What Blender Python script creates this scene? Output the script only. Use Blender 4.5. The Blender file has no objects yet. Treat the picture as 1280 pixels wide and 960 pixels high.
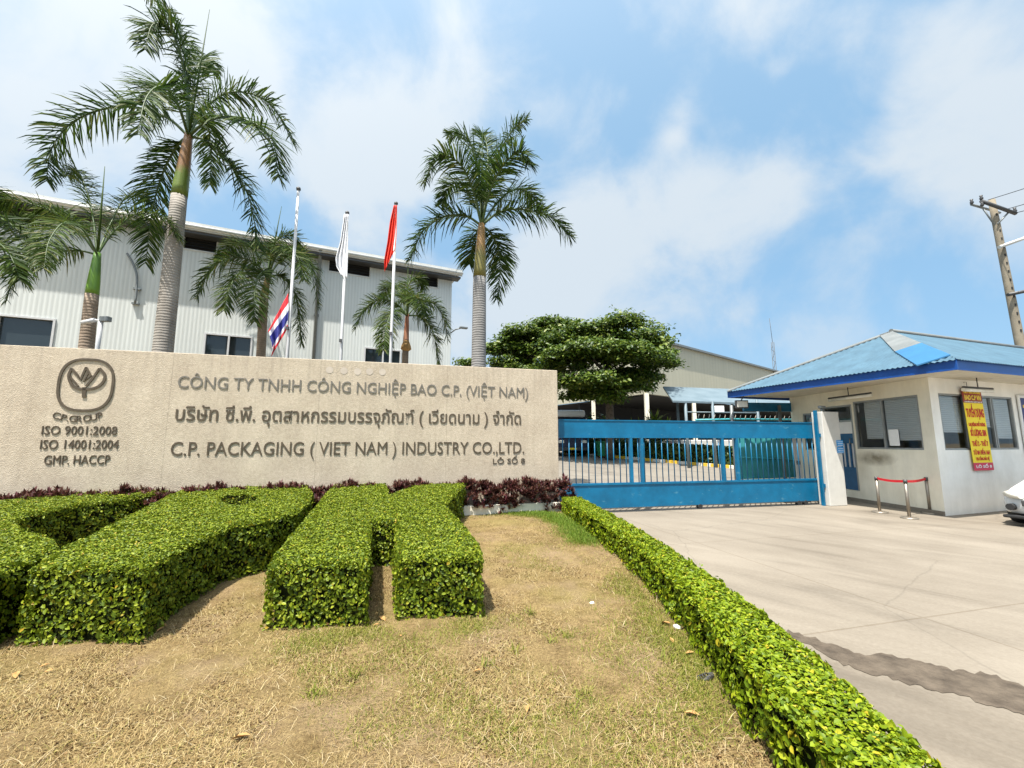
import bpy, bmesh, math, random
import numpy as np
from mathutils import Vector, Matrix
rng = np.random.default_rng(7)
random.seed(7)
R = math.radians
S = bpy.context.scene
COL = S.collection

# ------------------------------------------------------------------ camera
FPX, PITCH, EYE = 540.0, R(7.7), 1.75          # focal length in pixels of the 1280 wide photo
cam = bpy.data.cameras.new("camera")
cam.sensor_width = 36.0
cam.lens = FPX / 1280 * 36.0
cam.clip_start, cam.clip_end = 0.05, 3000
co = bpy.data.objects.new("camera", cam)
COL.objects.link(co)
co.location = (0, 0, EYE)
co.rotation_euler = (R(90) + PITCH, 0, 0)
S.camera = co

# ------------------------------------------------------------------ sun, sky, exposure
SUN = Vector((-0.19, -0.33, 0.925)).normalized()   # towards the sun
sl = bpy.data.lights.new("sun", 'SUN')
sl.energy, sl.angle, sl.color = 5.0, R(0.6), (1.0, 0.955, 0.88)
so = bpy.data.objects.new("sun", sl)
COL.objects.link(so)
so.rotation_euler = SUN.to_track_quat('Z', 'Y').to_euler()
so.location = (0, 0, 60)

F_ = np.array([0, math.cos(PITCH), math.sin(PITCH)])
U_ = np.array([0, -math.sin(PITCH), math.cos(PITCH)])
R_ = np.array([1.0, 0, 0])
EYEV = np.array([0, 0, EYE])
def ray(x, y): return R_ * (x - 640) / FPX + U_ * (480 - y) / FPX + F_
def G(x, y, z=0.0):
    d = ray(x, y)
    return EYEV + d * ((z - EYE) / d[2])
def AT(x, y, Y):
    d = ray(x, y)
    return EYEV + d * (Y / d[1])
def ON(x, y, P, U):
    n = np.array([-U[1], U[0], 0.0]); d = ray(x, y)
    return EYEV + d * (np.dot(n, np.array(P, float) - EYEV) / np.dot(n, d))
def UV(x, y, P, U):
    q = ON(x, y, P, U)
    return float(np.dot(q - np.array(P, float), U)), float(q[2])

W = bpy.data.worlds.new("World")
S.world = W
W.use_nodes = True
nt = W.node_tree
nt.nodes.clear()
def N(nt, t, **kw):
    n = nt.nodes.new(t)
    for k, v in kw.items():
        if k.startswith('i_'):
            key = k[2:]
            n.inputs[int(key) if key.isdigit() else key].default_value = v
        else:
            setattr(n, k, v)
    return n
def L(nt, a, b): nt.links.new(a, b)
sky = N(nt, 'ShaderNodeTexSky', sky_type='NISHITA', sun_disc=False)
sky.sun_elevation = math.asin(SUN.z)
sky.sun_rotation = math.atan2(SUN.x, SUN.y)
sky.air_density, sky.dust_density, sky.ozone_density = 1.0, 1.2, 1.5
bg = N(nt, 'ShaderNodeBackground')
bg.inputs['Strength'].default_value = 0.10
wo = N(nt, 'ShaderNodeOutputWorld')
tc = N(nt, 'ShaderNodeTexCoord')
nz = N(nt, 'ShaderNodeTexNoise', i_Scale=4.2, i_Detail=8.0, i_Roughness=0.56, i_Distortion=0.25)
L(nt, tc.outputs['Generated'], nz.inputs['Vector'])
# cloud masses as soft lobes about directions of the sky
CLOUDS = [(1215, 90, 160, 1.0), (1160, 200, 100, .8), (1250, 240, 120, .75), (760, 285, 80, .9), (880, 290, 85, .8), (990, 225, 60, .65),
          (680, 330, 90, .9), (640, 410, 110, .75), (780, 118, 20, .5), (852, 132, 30, .65), (842, 172, 18, .6), (978, 85, 16, .5),
          (955, 15, 55, .5), (300, 50, 170, .62), (110, 60, 200, .68), (420, 230, 90, .6), (40, 240, 130, .62), (600, 25, 90, .55),
          (480, 140, 60, .6), (530, 200, 50, .45), (720, 150, 45, .35), (-200, 250, 250, .7), (1450, 150, 220, .7)]
acc = None
for (px, py, rp, amp) in CLOUDS:
    d = Vector(ray(px, py)).normalized()
    d2 = Vector(ray(px + rp, py)).normalized()
    rr = max(d.angle(d2), 0.02)
    dp = N(nt, 'ShaderNodeVectorMath', operation='DOT_PRODUCT')
    L(nt, tc.outputs['Generated'], dp.inputs[0]); dp.inputs[1].default_value = d
    m1 = N(nt, 'ShaderNodeMath', operation='MULTIPLY_ADD', i_1=2 / rr ** 2, i_2=-2 / rr ** 2)
    L(nt, dp.outputs['Value'], m1.inputs[0])
    ex = N(nt, 'ShaderNodeMath', operation='EXPONENT')
    L(nt, m1.outputs[0], ex.inputs[0])
    ma = N(nt, 'ShaderNodeMath', operation='MULTIPLY_ADD', i_1=amp)
    L(nt, ex.outputs[0], ma.inputs[0])
    if acc is None: ma.inputs[2].default_value = 0
    else: L(nt, acc.outputs[0], ma.inputs[2])
    acc = ma
# lobes * noise -> cover
ns = N(nt, 'ShaderNodeMapRange', i_1=0.30, i_2=0.66, i_3=-0.62, i_4=0.62)
L(nt, nz.outputs['Fac'], ns.inputs[0])
ad = N(nt, 'ShaderNodeMath', operation='ADD'); L(nt, acc.outputs[0], ad.inputs[0]); L(nt, ns.outputs[0], ad.inputs[1])
cv = N(nt, 'ShaderNodeMapRange', i_1=0.0, i_2=1.2, i_3=0.0, i_4=0.90, interpolation_type='SMOOTHSTEP')
L(nt, ad.outputs[0], cv.inputs[0])
mx = N(nt, 'ShaderNodeMix', data_type='RGBA')
L(nt, cv.outputs[0], mx.inputs[0])
hz = N(nt, 'ShaderNodeMix', data_type='RGBA'); hz.inputs[0].default_value = .72      # thin milky air over the blue
L(nt, sky.outputs[0], hz.inputs[6]); hz.inputs[7].default_value = (1.55, 2.95, 4.35, 1)
L(nt, hz.outputs[2], mx.inputs[6])
mx.inputs[7].default_value = (3.6, 4.0, 4.35, 1)
# bright glow about the sun, added behind the camera to fill shaded walls
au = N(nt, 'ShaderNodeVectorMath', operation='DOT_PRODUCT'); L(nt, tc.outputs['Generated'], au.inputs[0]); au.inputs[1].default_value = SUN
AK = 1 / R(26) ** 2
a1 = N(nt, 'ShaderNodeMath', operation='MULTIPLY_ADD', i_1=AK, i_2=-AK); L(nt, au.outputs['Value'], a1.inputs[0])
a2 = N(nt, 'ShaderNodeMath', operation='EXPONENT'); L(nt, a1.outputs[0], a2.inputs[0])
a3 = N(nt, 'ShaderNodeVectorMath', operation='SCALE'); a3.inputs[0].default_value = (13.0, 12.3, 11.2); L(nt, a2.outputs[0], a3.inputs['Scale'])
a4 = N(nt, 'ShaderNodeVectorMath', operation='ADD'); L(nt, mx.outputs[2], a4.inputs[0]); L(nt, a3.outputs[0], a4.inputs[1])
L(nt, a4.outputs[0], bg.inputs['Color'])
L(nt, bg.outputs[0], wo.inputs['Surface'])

S.view_settings.view_transform = 'Standard'
S.view_settings.look = 'None'
S.view_settings.exposure = 1.0
S.view_settings.gamma = 1.0
S.view_settings.use_curve_mapping = False
S.cycles.use_denoising = True
S.cycles.max_bounces = 8
S.cycles.transparent_max_bounces = 16

# ------------------------------------------------------------------ materials
def newmat(name):
    m = bpy.data.materials.new(name); m.use_nodes = True
    nt = m.node_tree
    return m, nt, nt.nodes['Principled BSDF'], nt.nodes['Material Output']
def mat(name, c, rough=0.6, metal=0.0, var=0.12, scale=6.0, bump=0.0, bscale=40.0, c2=None, spec=0.4, stretch=None, coord='Object', detail=5.0):
    m, nt, b, out = newmat(name)
    b.inputs['Roughness'].default_value = rough; b.inputs['Metallic'].default_value = metal
    b.inputs['Specular IOR Level'].default_value = spec
    t = N(nt, 'ShaderNodeTexCoord')
    src = t.outputs[coord]
    if stretch:
        mp = N(nt, 'ShaderNodeMapping'); mp.inputs['Scale'].default_value = stretch
        L(nt, src, mp.inputs[0]); src = mp.outputs[0]
    n = N(nt, 'ShaderNodeTexNoise', i_Scale=scale, i_Detail=detail, i_Roughness=0.6)
    L(nt, src, n.inputs['Vector'])
    rp = N(nt, 'ShaderNodeValToRGB')
    a = [max(0, v * (1 - var)) for v in c]; d = [min(1, v * (1 + var)) for v in c] if c2 is None else c2
    rp.color_ramp.elements[0].position, rp.color_ramp.elements[1].position = 0.3, 0.7
    rp.color_ramp.elements[0].color = (*a, 1); rp.color_ramp.elements[1].color = (*d, 1)
    L(nt, n.outputs['Fac'], rp.inputs[0]); L(nt, rp.outputs[0], b.inputs['Base Color'])
    if bump:
        n2 = N(nt, 'ShaderNodeTexNoise', i_Scale=bscale, i_Detail=4.0)
        L(nt, src, n2.inputs['Vector'])
        bp = N(nt, 'ShaderNodeBump', i_Strength=bump, i_Distance=0.02)
        L(nt, n2.outputs['Fac'], bp.inputs['Height']); L(nt, bp.outputs[0], b.inputs['Normal'])
    return m
def leafmat(name, cols, trans=0.3, rough=0.45, spec=0.4):
    """leaves: colour picked per leaf, with light passing through"""
    m, nt, b, out = newmat(name)
    g = N(nt, 'ShaderNodeNewGeometry')
    rp = N(nt, 'ShaderNodeValToRGB')
    el = rp.color_ramp.elements
    el[0].position, el[0].color = cols[0][0], (*cols[0][1], 1)
    el[1].position, el[1].color = cols[1][0], (*cols[1][1], 1)
    for p, c in cols[2:]:
        e = el.new(p); e.color = (*c, 1)
    L(nt, g.outputs['Random Per Island'], rp.inputs[0])
    L(nt, rp.outputs[0], b.inputs['Base Color'])
    b.inputs['Roughness'].default_value = rough; b.inputs['Specular IOR Level'].default_value = spec
    tr = N(nt, 'ShaderNodeBsdfTranslucent'); L(nt, rp.outputs[0], tr.inputs['Color'])
    ms = N(nt, 'ShaderNodeMixShader'); ms.inputs[0].default_value = trans
    L(nt, b.outputs[0], ms.inputs[1]); L(nt, tr.outputs[0], ms.inputs[2]); L(nt, ms.outputs[0], out.inputs['Surface'])
    return m

M = {}
M['leaf'] = leafmat('hedge_leaf', [(0, (.036, .066, .004)), (.3, (.100, .145, .007)), (.75, (.190, .240, .011)), (.97, (.275, .305, .022)), (.998, (.34, .23, .02))], .20, .5, .25)
M['leaf_lime'] = leafmat('lime_leaf', [(0, (.062, .112, .005)), (.3, (.135, .196, .006)), (.8, (.21, .275, .008)), (.97, (.30, .325, .014)), (.99, (.38, .30, .02))], .22, .5, .25)
M['twig'] = mat('hedge_twigs', (.016, .019, .007), .95, spec=.0, var=.5, scale=20)
M['redleaf'] = leafmat('cordyline_leaf', [(0, (.035, .014, .010)), (.4, (.075, .024, .020)), (.72, (.115, .050, .028)), (.95, (.14, .03, .05)), (1, (.08, .085, .02))], .25)
M['palmleaf'] = leafmat('palm_leaflet', [(0, (.014, .034, .006)), (.5, (.034, .068, .010)), (.85, (.068, .110, .016)), (1, (.14, .15, .05))], .32, .5, .16)
M['palmleaf_fresh'] = leafmat('young_palm_leaflet', [(0, (.020, .042, .007)), (.5, (.040, .072, .010)), (.85, (.075, .115, .016)), (1, (.16, .15, .045))], .30, .5, .16)
M['rachis'] = mat('palm_rachis', (.05, .085, .02), .5, scale=3)
M['treeleaf'] = leafmat('tree_leaf', [(0, (.020, .048, .006)), (.4, (.060, .108, .010)), (.8, (.125, .18, .018)), (1, (.19, .22, .035))], .3, .45)
M['bark'] = mat('bark', (.10, .08, .06), .9, var=.4, scale=8, bump=.5, bscale=20)
M['bushleaf'] = leafmat('dark_bush_leaf', [(0, (.016, .040, .008)), (.6, (.035, .075, .012)), (1, (.07, .11, .02))], .2)
M['flower'] = leafmat('pink_flower', [(0, (.45, .03, .16)), (1, (.6, .1, .25))], .3)

def trunkmat(name, c, c2):
    m = mat(name, c, .85, c2=c2, scale=2.5, stretch=(1, 1, .6))
    nt = m.node_tree; b = nt.nodes['Principled BSDF']
    t = N(nt, 'ShaderNodeTexCoord'); w = N(nt, 'ShaderNodeTexWave', wave_type='BANDS', bands_direction='Z', i_Scale=4.2, i_Distortion=2.6, i_Detail=3.0)
    w.inputs['Detail Scale'].default_value = 1.5
    L(nt, t.outputs['Object'], w.inputs['Vector'])
    rp = nt.nodes['Color Ramp']
    mm = N(nt, 'ShaderNodeMix', data_type='RGBA', blend_type='MULTIPLY'); mm.inputs[0].default_value = .25
    r2 = N(nt, 'ShaderNodeMapRange', i_1=0.0, i_2=.45, i_3=.45, i_4=1.0); L(nt, w.outputs['Fac'], r2.inputs[0])
    L(nt, rp.outputs[0], mm.inputs[6]); L(nt, r2.outputs[0], mm.inputs[7]); L(nt, mm.outputs[2], b.inputs['Base Color'])
    bp = N(nt, 'ShaderNodeBump', i_Strength=.4, i_Distance=.02); L(nt, w.outputs['Fac'], bp.inputs['Height']); L(nt, bp.outputs[0], b.inputs['Normal'])
    return m
M['trunk'] = trunkmat('palm_trunk', (.22, .195, .165), (.36, .33, .29))
M['trunk_smooth'] = trunkmat('palm_trunk_pale', (.19, .182, .172), (.25, .24, .23))
M['trunk_brown'] = trunkmat('palm_trunk_brown', (.20, .15, .105), (.30, .23, .17))
def shaftmat(name, low, high, mid):
    m, nt, b, out = newmat(name)
    t = N(nt, 'ShaderNodeTexCoord'); sp = N(nt, 'ShaderNodeSeparateXYZ'); L(nt, t.outputs['Generated'], sp.inputs[0])
    nz = N(nt, 'ShaderNodeTexNoise', i_Scale=6.0); L(nt, t.outputs['Object'], nz.inputs['Vector'])
    ma = N(nt, 'ShaderNodeMath', operation='MULTIPLY_ADD', i_1=.25, i_2=-.12); L(nt, nz.outputs['Fac'], ma.inputs[0])
    ad = N(nt, 'ShaderNodeMath', operation='ADD'); L(nt, ma.outputs[0], ad.inputs[0]); L(nt, sp.outputs[2], ad.inputs[1])
    rp = N(nt, 'ShaderNodeValToRGB'); el = rp.color_ramp.elements
    el[0].position, el[0].color = mid - .08, (*low, 1); el[1].position, el[1].color = mid + .08, (*high, 1)
    L(nt, ad.outputs[0], rp.inputs[0]); L(nt, rp.outputs[0], b.inputs['Base Color']); b.inputs['Roughness'].default_value = .4
    return m
M['shaft_orange'] = shaftmat('crownshaft_orange', (.12, .17, .022), (.22, .115, .045), .40)
M['shaft_green'] = shaftmat('crownshaft_green', (.12, .24, .02), (.08, .17, .02), .5)
M['shaft_olive'] = shaftmat('crownshaft_olive', (.15, .13, .025), (.26, .15, .05), .5)
M['shaft_red'] = shaftmat('crownshaft_red', (.36, .17, .10), (.26, .10, .05), .5)

# pebble-dash of the sign wall
m, nt, b, out = newmat('pebble_wash')
t = N(nt, 'ShaderNodeTexCoord')
n1 = N(nt, 'ShaderNodeTexVoronoi', i_Scale=75.0); n2 = N(nt, 'ShaderNodeTexNoise', i_Scale=1.3, i_Detail=6.0, i_Roughness=.65)
n3 = N(nt, 'ShaderNodeTexNoise', i_Scale=16.0, i_Detail=6.0, i_Roughness=.75)
for n in (n1, n2, n3): L(nt, t.outputs['Object'], n.inputs['Vector'])
mp = N(nt, 'ShaderNodeMapping'); mp.inputs['Scale'].default_value = (5, 1, .35); L(nt, t.outputs['Object'], mp.inputs[0])
n4 = N(nt, 'ShaderNodeTexNoise', i_Scale=1.5, i_Detail=5.0); L(nt, mp.outputs[0], n4.inputs['Vector'])
rp = N(nt, 'ShaderNodeValToRGB'); rp.color_ramp.elements[0].position = .32; rp.color_ramp.elements[1].position = .66
rp.color_ramp.elements[0].color = (.335, .27, .196, 1); rp.color_ramp.elements[1].color = (.545, .465, .355, 1)
a1 = N(nt, 'ShaderNodeMix', data_type='FLOAT'); a1.inputs[0].default_value = .55
L(nt, n2.outputs['Fac'], a1.inputs[2]); L(nt, n3.outputs['Fac'], a1.inputs[3])
L(nt, a1.outputs[0], rp.inputs[0])
mm = N(nt, 'ShaderNodeMix', data_type='RGBA', blend_type='MULTIPLY'); mm.inputs[0].default_value = .6
rr = N(nt, 'ShaderNodeMapRange', i_1=.0, i_2=.6, i_3=.62, i_4=1.15); L(nt, n1.outputs['Distance'], rr.inputs[0])
L(nt, rp.outputs[0], mm.inputs[6]); L(nt, rr.outputs[0], mm.inputs[7])
m2 = N(nt, 'ShaderNodeMix', data_type='RGBA', blend_type='MULTIPLY'); m2.inputs[0].default_value = .5
r4 = N(nt, 'ShaderNodeMapRange', i_1=.30, i_2=.55, i_3=.86, i_4=1.0); L(nt, n4.outputs['Fac'], r4.inputs[0])
L(nt, mm.outputs[2], m2.inputs[6]); L(nt, r4.outputs[0], m2.inputs[7]); L(nt, m2.outputs[2], b.inputs['Base Color'])
bp = N(nt, 'ShaderNodeBump', i_Strength=.55, i_Distance=.01); L(nt, n1.outputs['Distance'], bp.inputs['Height']); L(nt, bp.outputs[0], b.inputs['Normal'])
b.inputs['Roughness'].default_value = .85
sx = N(nt, 'ShaderNodeSeparateXYZ'); L(nt, t.outputs['Object'], sx.inputs[0])
fx = N(nt, 'ShaderNodeMath', operation='PINGPONG', i_1=1.36); L(nt, sx.outputs[0], fx.inputs[0])
jx = N(nt, 'ShaderNodeMapRange', i_1=.003, i_2=.010, i_3=.80, i_4=1.0); L(nt, fx.outputs[0], jx.inputs[0])
mr = N(nt, 'ShaderNodeMapping'); mr.inputs['Scale'].default_value = (9, 1, .22); L(nt, t.outputs['Object'], mr.inputs[0])
nr = N(nt, 'ShaderNodeTexNoise', i_Scale=1.4, i_Detail=6.0, i_Roughness=.6); L(nt, mr.outputs[0], nr.inputs['Vector'])
zr = N(nt, 'ShaderNodeMapRange', i_1=2.3, i_2=3.75, i_3=0.0, i_4=.55); L(nt, sx.outputs[2], zr.inputs[0])
rr2 = N(nt, 'ShaderNodeMapRange', i_1=.48, i_2=.68, i_3=0.0, i_4=1.0); L(nt, nr.outputs['Fac'], rr2.inputs[0])
pm = N(nt, 'ShaderNodeMath', operation='MULTIPLY'); L(nt, zr.outputs[0], pm.inputs[0]); L(nt, rr2.outputs[0], pm.inputs[1])
drip = N(nt, 'ShaderNodeMix', data_type='RGBA'); L(nt, pm.outputs[0], drip.inputs[0]); L(nt, m2.outputs[2], drip.inputs[6]); drip.inputs[7].default_value = (.30, .25, .195, 1)
mj = N(nt, 'ShaderNodeMix', data_type='RGBA', blend_type='MULTIPLY'); mj.inputs[0].default_value = 1; L(nt, drip.outputs[2], mj.inputs[6]); L(nt, jx.outputs[0], mj.inputs[7]); L(nt, mj.outputs[2], b.inputs['Base Color'])
M['pebble'] = m
M['letter'] = mat('letter_metal', (.11, .085, .058), .42, .4, var=.25, scale=9)
M['letter_light'] = mat('letter_steel', (.23, .20, .16), .36, .6, var=.2, scale=9)
M['letter_bronze'] = mat('letter_bronze', (.11, .085, .06), .4, .5, var=.3, scale=14)
M['mark'] = mat('mortar_mark', (.47, .405, .335), .9)

# corrugated cladding
def clad(name, c, pitch, axis='X', rough=.5, stain=.15, c2=None, stretch=(1.0, 1.0, .15), bump=.35, lo=.86):
    m, nt, b, out = newmat(name)
    t = N(nt, 'ShaderNodeTexCoord')
    w = N(nt, 'ShaderNodeTexWave', wave_type='BANDS', bands_direction=axis, wave_profile='SIN', i_Scale=2 * math.pi / 20 / pitch)
    L(nt, t.outputs['Object'], w.inputs['Vector'])
    mp = N(nt, 'ShaderNodeMapping'); mp.inputs['Scale'].default_value = stretch; L(nt, t.outputs['Object'], mp.inputs[0])
    n = N(nt, 'ShaderNodeTexNoise', i_Scale=1.2, i_Detail=7.0, i_Roughness=.65); L(nt, mp.outputs[0], n.inputs['Vector'])
    rp = N(nt, 'ShaderNodeValToRGB'); rp.color_ramp.elements[0].position = .3; rp.color_ramp.elements[1].position = .65
    rp.color_ramp.elements[0].color = (*[v * (1 - stain) for v in c], 1); rp.color_ramp.elements[1].color = (*(c2 or c), 1)
    L(nt, n.outputs['Fac'], rp.inputs[0])
    mm = N(nt, 'ShaderNodeMix', data_type='RGBA', blend_type='MULTIPLY'); mm.inputs[0].default_value = 1
    r2 = N(nt, 'ShaderNodeMapRange', i_1=0.0, i_2=.5, i_3=lo, i_4=1.0); L(nt, w.outputs['Fac'], r2.inputs[0])
    L(nt, rp.outputs[0], mm.inputs[6]); L(nt, r2.outputs[0], mm.inputs[7]); L(nt, mm.outputs[2], b.inputs['Base Color'])
    bp = N(nt, 'ShaderNodeBump', i_Strength=bump, i_Distance=.03); L(nt, w.outputs['Fac'], bp.inputs['Height']); L(nt, bp.outputs[0], b.inputs['Normal'])
    b.inputs['Roughness'].default_value = rough
    return m
M['clad_grey'] = clad('grey_green_cladding', (.60, .625, .60), .125, stain=.12, bump=.16, lo=.90, stretch=(1.6, 1, .12))
M['clad_cream'] = clad('cream_cladding', (.41, .385, .285), .45, stain=.10, bump=.15, lo=.95)
M['roof_blue'] = mat('sun_bleached_blue_sheet', (.050, .118, .172), .55, c2=(.062, .132, .184), scale=1.6, stretch=(1, 1, 1), var=.2, detail=3)
M['canopy_blue'] = mat('canopy_sheet', (.11, .155, .18), .5, c2=(.15, .195, .22), scale=1.0)
M['flash_grey'] = mat('grey_flashing', (.14, .15, .145), .5, c2=(.18, .19, .185), scale=2)
M['flash_blue'] = mat('bright_blue_flashing', (.028, .125, .25), .4, scale=2)
M['fascia_blue'] = mat('blue_fascia', (.008, .06, .25), .35, var=.15, scale=3)
M['soffit'] = mat('soffit', (.55, .50, .40), .8)
M['cream_wall'] = mat('cream_painted_wall', (.82, .76, .60), .8, c2=(.87, .82, .68), scale=1.1, bump=.08, detail=8)
M['white_wall'] = mat('white_painted_render', (.87, .84, .76), .8, c2=(.91, .89, .83), scale=1.3, bump=.1, detail=8)
M['stain'] = mat('wall_stain', (.40, .36, .27), .9, c2=(.60, .56, .46), scale=3)
def weather(m, amount=.4, sc=(2.5, 2.5, .6)):
    """dirt streaks"""
    nt = m.node_tree; b = nt.nodes['Principled BSDF']
    lk = b.inputs['Base Color'].links[0]; src = lk.from_socket
    t = N(nt, 'ShaderNodeTexCoord'); mp = N(nt, 'ShaderNodeMapping'); mp.inputs['Scale'].default_value = sc
    L(nt, t.outputs['Object'], mp.inputs[0])
    n = N(nt, 'ShaderNodeTexNoise', i_Scale=1.0, i_Detail=8.0, i_Roughness=.7); L(nt, mp.outputs[0], n.inputs['Vector'])
    r = N(nt, 'ShaderNodeMapRange', i_1=.35, i_2=.6, i_3=1 - amount, i_4=1.0); L(nt, n.outputs['Fac'], r.inputs[0])
    mm = N(nt, 'ShaderNodeMix', data_type='RGBA', blend_type='MULTIPLY'); mm.inputs[0].default_value = 1
    L(nt, src, mm.inputs[6]); L(nt, r.outputs[0], mm.inputs[7]); L(nt, mm.outputs[2], b.inputs['Base Color'])
    return m
weather(M['cream_wall'], .12); weather(M['white_wall'], .08); weather(M['roof_blue'], .2, (3, 3, 3))
M['white_paint'] = weather(mat('white_paint', (.56, .545, .50), .6, var=.05), .12)
M['pole_white'] = mat('pole_white', (.52, .52, .52), .4, var=.06)
M['trim_white'] = mat('roof_trim', (.56, .56, .53), .5, var=.1, scale=3)
M['gate_blue'] = weather(mat('gate_blue_paint', (.001, .116, .236), .40, var=.12, scale=2.0, c2=(.0012, .142, .28)), .25, (1.2, 1.2, 1.2))
M['dark_blue'] = mat('door_blue_paint', (.02, .10, .22), .4)
M['teal'] = weather(mat('teal_paint', (.03, .30, .34), .45, c2=(.08, .42, .45), scale=1.5), .35)
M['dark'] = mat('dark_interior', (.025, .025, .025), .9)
M['black'] = mat('black_rubber', (.02, .02, .02), .7)
M['darkmetal'] = mat('dark_metal', (.07, .07, .07), .5, .3)
M['steel'] = mat('brushed_steel', (.27, .235, .19), .42, .7, var=.1, scale=30)
M['galv'] = mat('galvanised_grey', (.20, .215, .215), .5, .4, var=.15)
M['alu'] = mat('aluminium_frame', (.30, .31, .30), .45, .5)
M['red_belt'] = mat('red_belt', (.58, .012, .02), .6)
M['concrete_pole'] = weather(mat('concrete_pole', (.24, .205, .15), .9, var=.15, scale=4, bump=.3), .25, (4, 4, 1))
M['blind'] = clad('blind_slats', (.74, .75, .74), .05, 'Z', .7, stain=.05, lo=.8)
M['paper'] = mat('paper', (.78, .78, .76), .8, var=.04)
M['yellow'] = mat('banner_yellow', (.90, .68, .02), .55, var=.04)
M['red'] = mat('banner_red', (.55, .025, .012), .55, var=.05)
M['maroon'] = mat('banner_maroon', (.30, .03, .015), .55)
M['pinkred'] = mat('banner_pink', (.62, .04, .09), .55)
M['navy'] = mat('board_navy', (.02, .03, .15), .4)
M['plaque'] = mat('plaque_blue', (.02, .26, .60), .4)
M['letter_yellow'] = mat('letter_yellow', (.85, .62, .05), .5)
M['flag_red'] = mat('flag_red', (.70, .035, .015), .7, var=.06); M['flag_white'] = mat('flag_white', (.78, .78, .80), .8, var=.04)
M['thai_red'] = mat('flag_crimson', (.62, .025, .035), .7); M['thai_blue'] = mat('flag_blue', (.03, .035, .22), .7)
M['green_plastic'] = mat('green_plastic', (.02, .22, .09), .4)
M['car_white'] = mat('white_car_paint', (.62, .63, .62), .18, var=.02, spec=.6)
M['van_dark'] = mat('dark_van_paint', (.015, .02, .05), .3)
M['kerb_white'] = mat('kerb_white_paint', (.65, .63, .56), .8); M['kerb_yellow'] = mat('kerb_yellow_paint', (.65, .42, .03), .8)
M['dryleaf'] = mat('dry_leaf', (.32, .16, .05), .8, c2=(.45, .28, .10), scale=20)
M['tube'] = mat('lamp_tube', (.72, .70, .62), .4)
def worn(m, c, lo=.66, hi=.72, sc=(2.2, 2.2, 5)):
    nt = m.node_tree; b = nt.nodes['Principled BSDF']; src = b.inputs['Base Color'].links[0].from_socket
    t = N(nt, 'ShaderNodeTexCoord'); mp = N(nt, 'ShaderNodeMapping'); mp.inputs['Scale'].default_value = sc; L(nt, t.outputs['Object'], mp.inputs[0])
    n = N(nt, 'ShaderNodeTexNoise', i_Scale=1.6, i_Detail=10.0, i_Roughness=.72); L(nt, mp.outputs[0], n.inputs['Vector'])
    r = N(nt, 'ShaderNodeMapRange', i_1=lo, i_2=hi, i_3=0.0, i_4=.7); L(nt, n.outputs['Fac'], r.inputs[0])
    mm = N(nt, 'ShaderNodeMix', data_type='RGBA'); L(nt, r.outputs[0], mm.inputs[0]); L(nt, src, mm.inputs[6]); mm.inputs[7].default_value = (*c, 1); L(nt, mm.outputs[2], b.inputs['Base Color'])
worn(M['gate_blue'], (.09, .23, .28), .60, .68)
worn(M['white_paint'], (.36, .31, .24), .62, .72, (3, 3, 1.2)); worn(M['cream_wall'], (.45, .38, .27), .63, .74, (1.6, 1.6, .7)); worn(M['pebble'], (.30, .25, .19), .62, .80, (3, 1, .5))
def glass(name, c, rough=.04):
    m, nt, b, out = newmat(name)
    b.inputs['Base Color'].default_value = (*c, 1); b.inputs['Roughness'].default_value = rough
    b.inputs['Specular IOR Level'].default_value = .6
    t = N(nt, 'ShaderNodeTexCoord'); n = N(nt, 'ShaderNodeTexNoise', i_Scale=.7); L(nt, t.outputs['Object'], n.inputs['Vector'])
    bp = N(nt, 'ShaderNodeBump', i_Strength=.03, i_Distance=.05); L(nt, n.outputs['Fac'], bp.inputs['Height']); L(nt, bp.outputs[0], b.inputs['Normal'])
    return m
M['glass_dark'] = glass('dark_window_glass', (.03, .04, .045))
def clearglass(name):
    m, nt, b, out = newmat(name)
    gl = N(nt, 'ShaderNodeBsdfGlossy'); gl.inputs['Roughness'].default_value = .03
    tr = N(nt, 'ShaderNodeBsdfTransparent'); tr.inputs['Color'].default_value = (.95, .97, .96, 1)
    fr = N(nt, 'ShaderNodeFresnel', i_IOR=1.6)
    ms = N(nt, 'ShaderNodeMixShader'); L(nt, fr.outputs[0], ms.inputs[0]); L(nt, tr.outputs[0], ms.inputs[1]); L(nt, gl.outputs[0], ms.inputs[2])
    L(nt, ms.outputs[0], out.inputs['Surface'])
    return m
M['glass_clear'] = clearglass('clear_window_glass')

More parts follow.
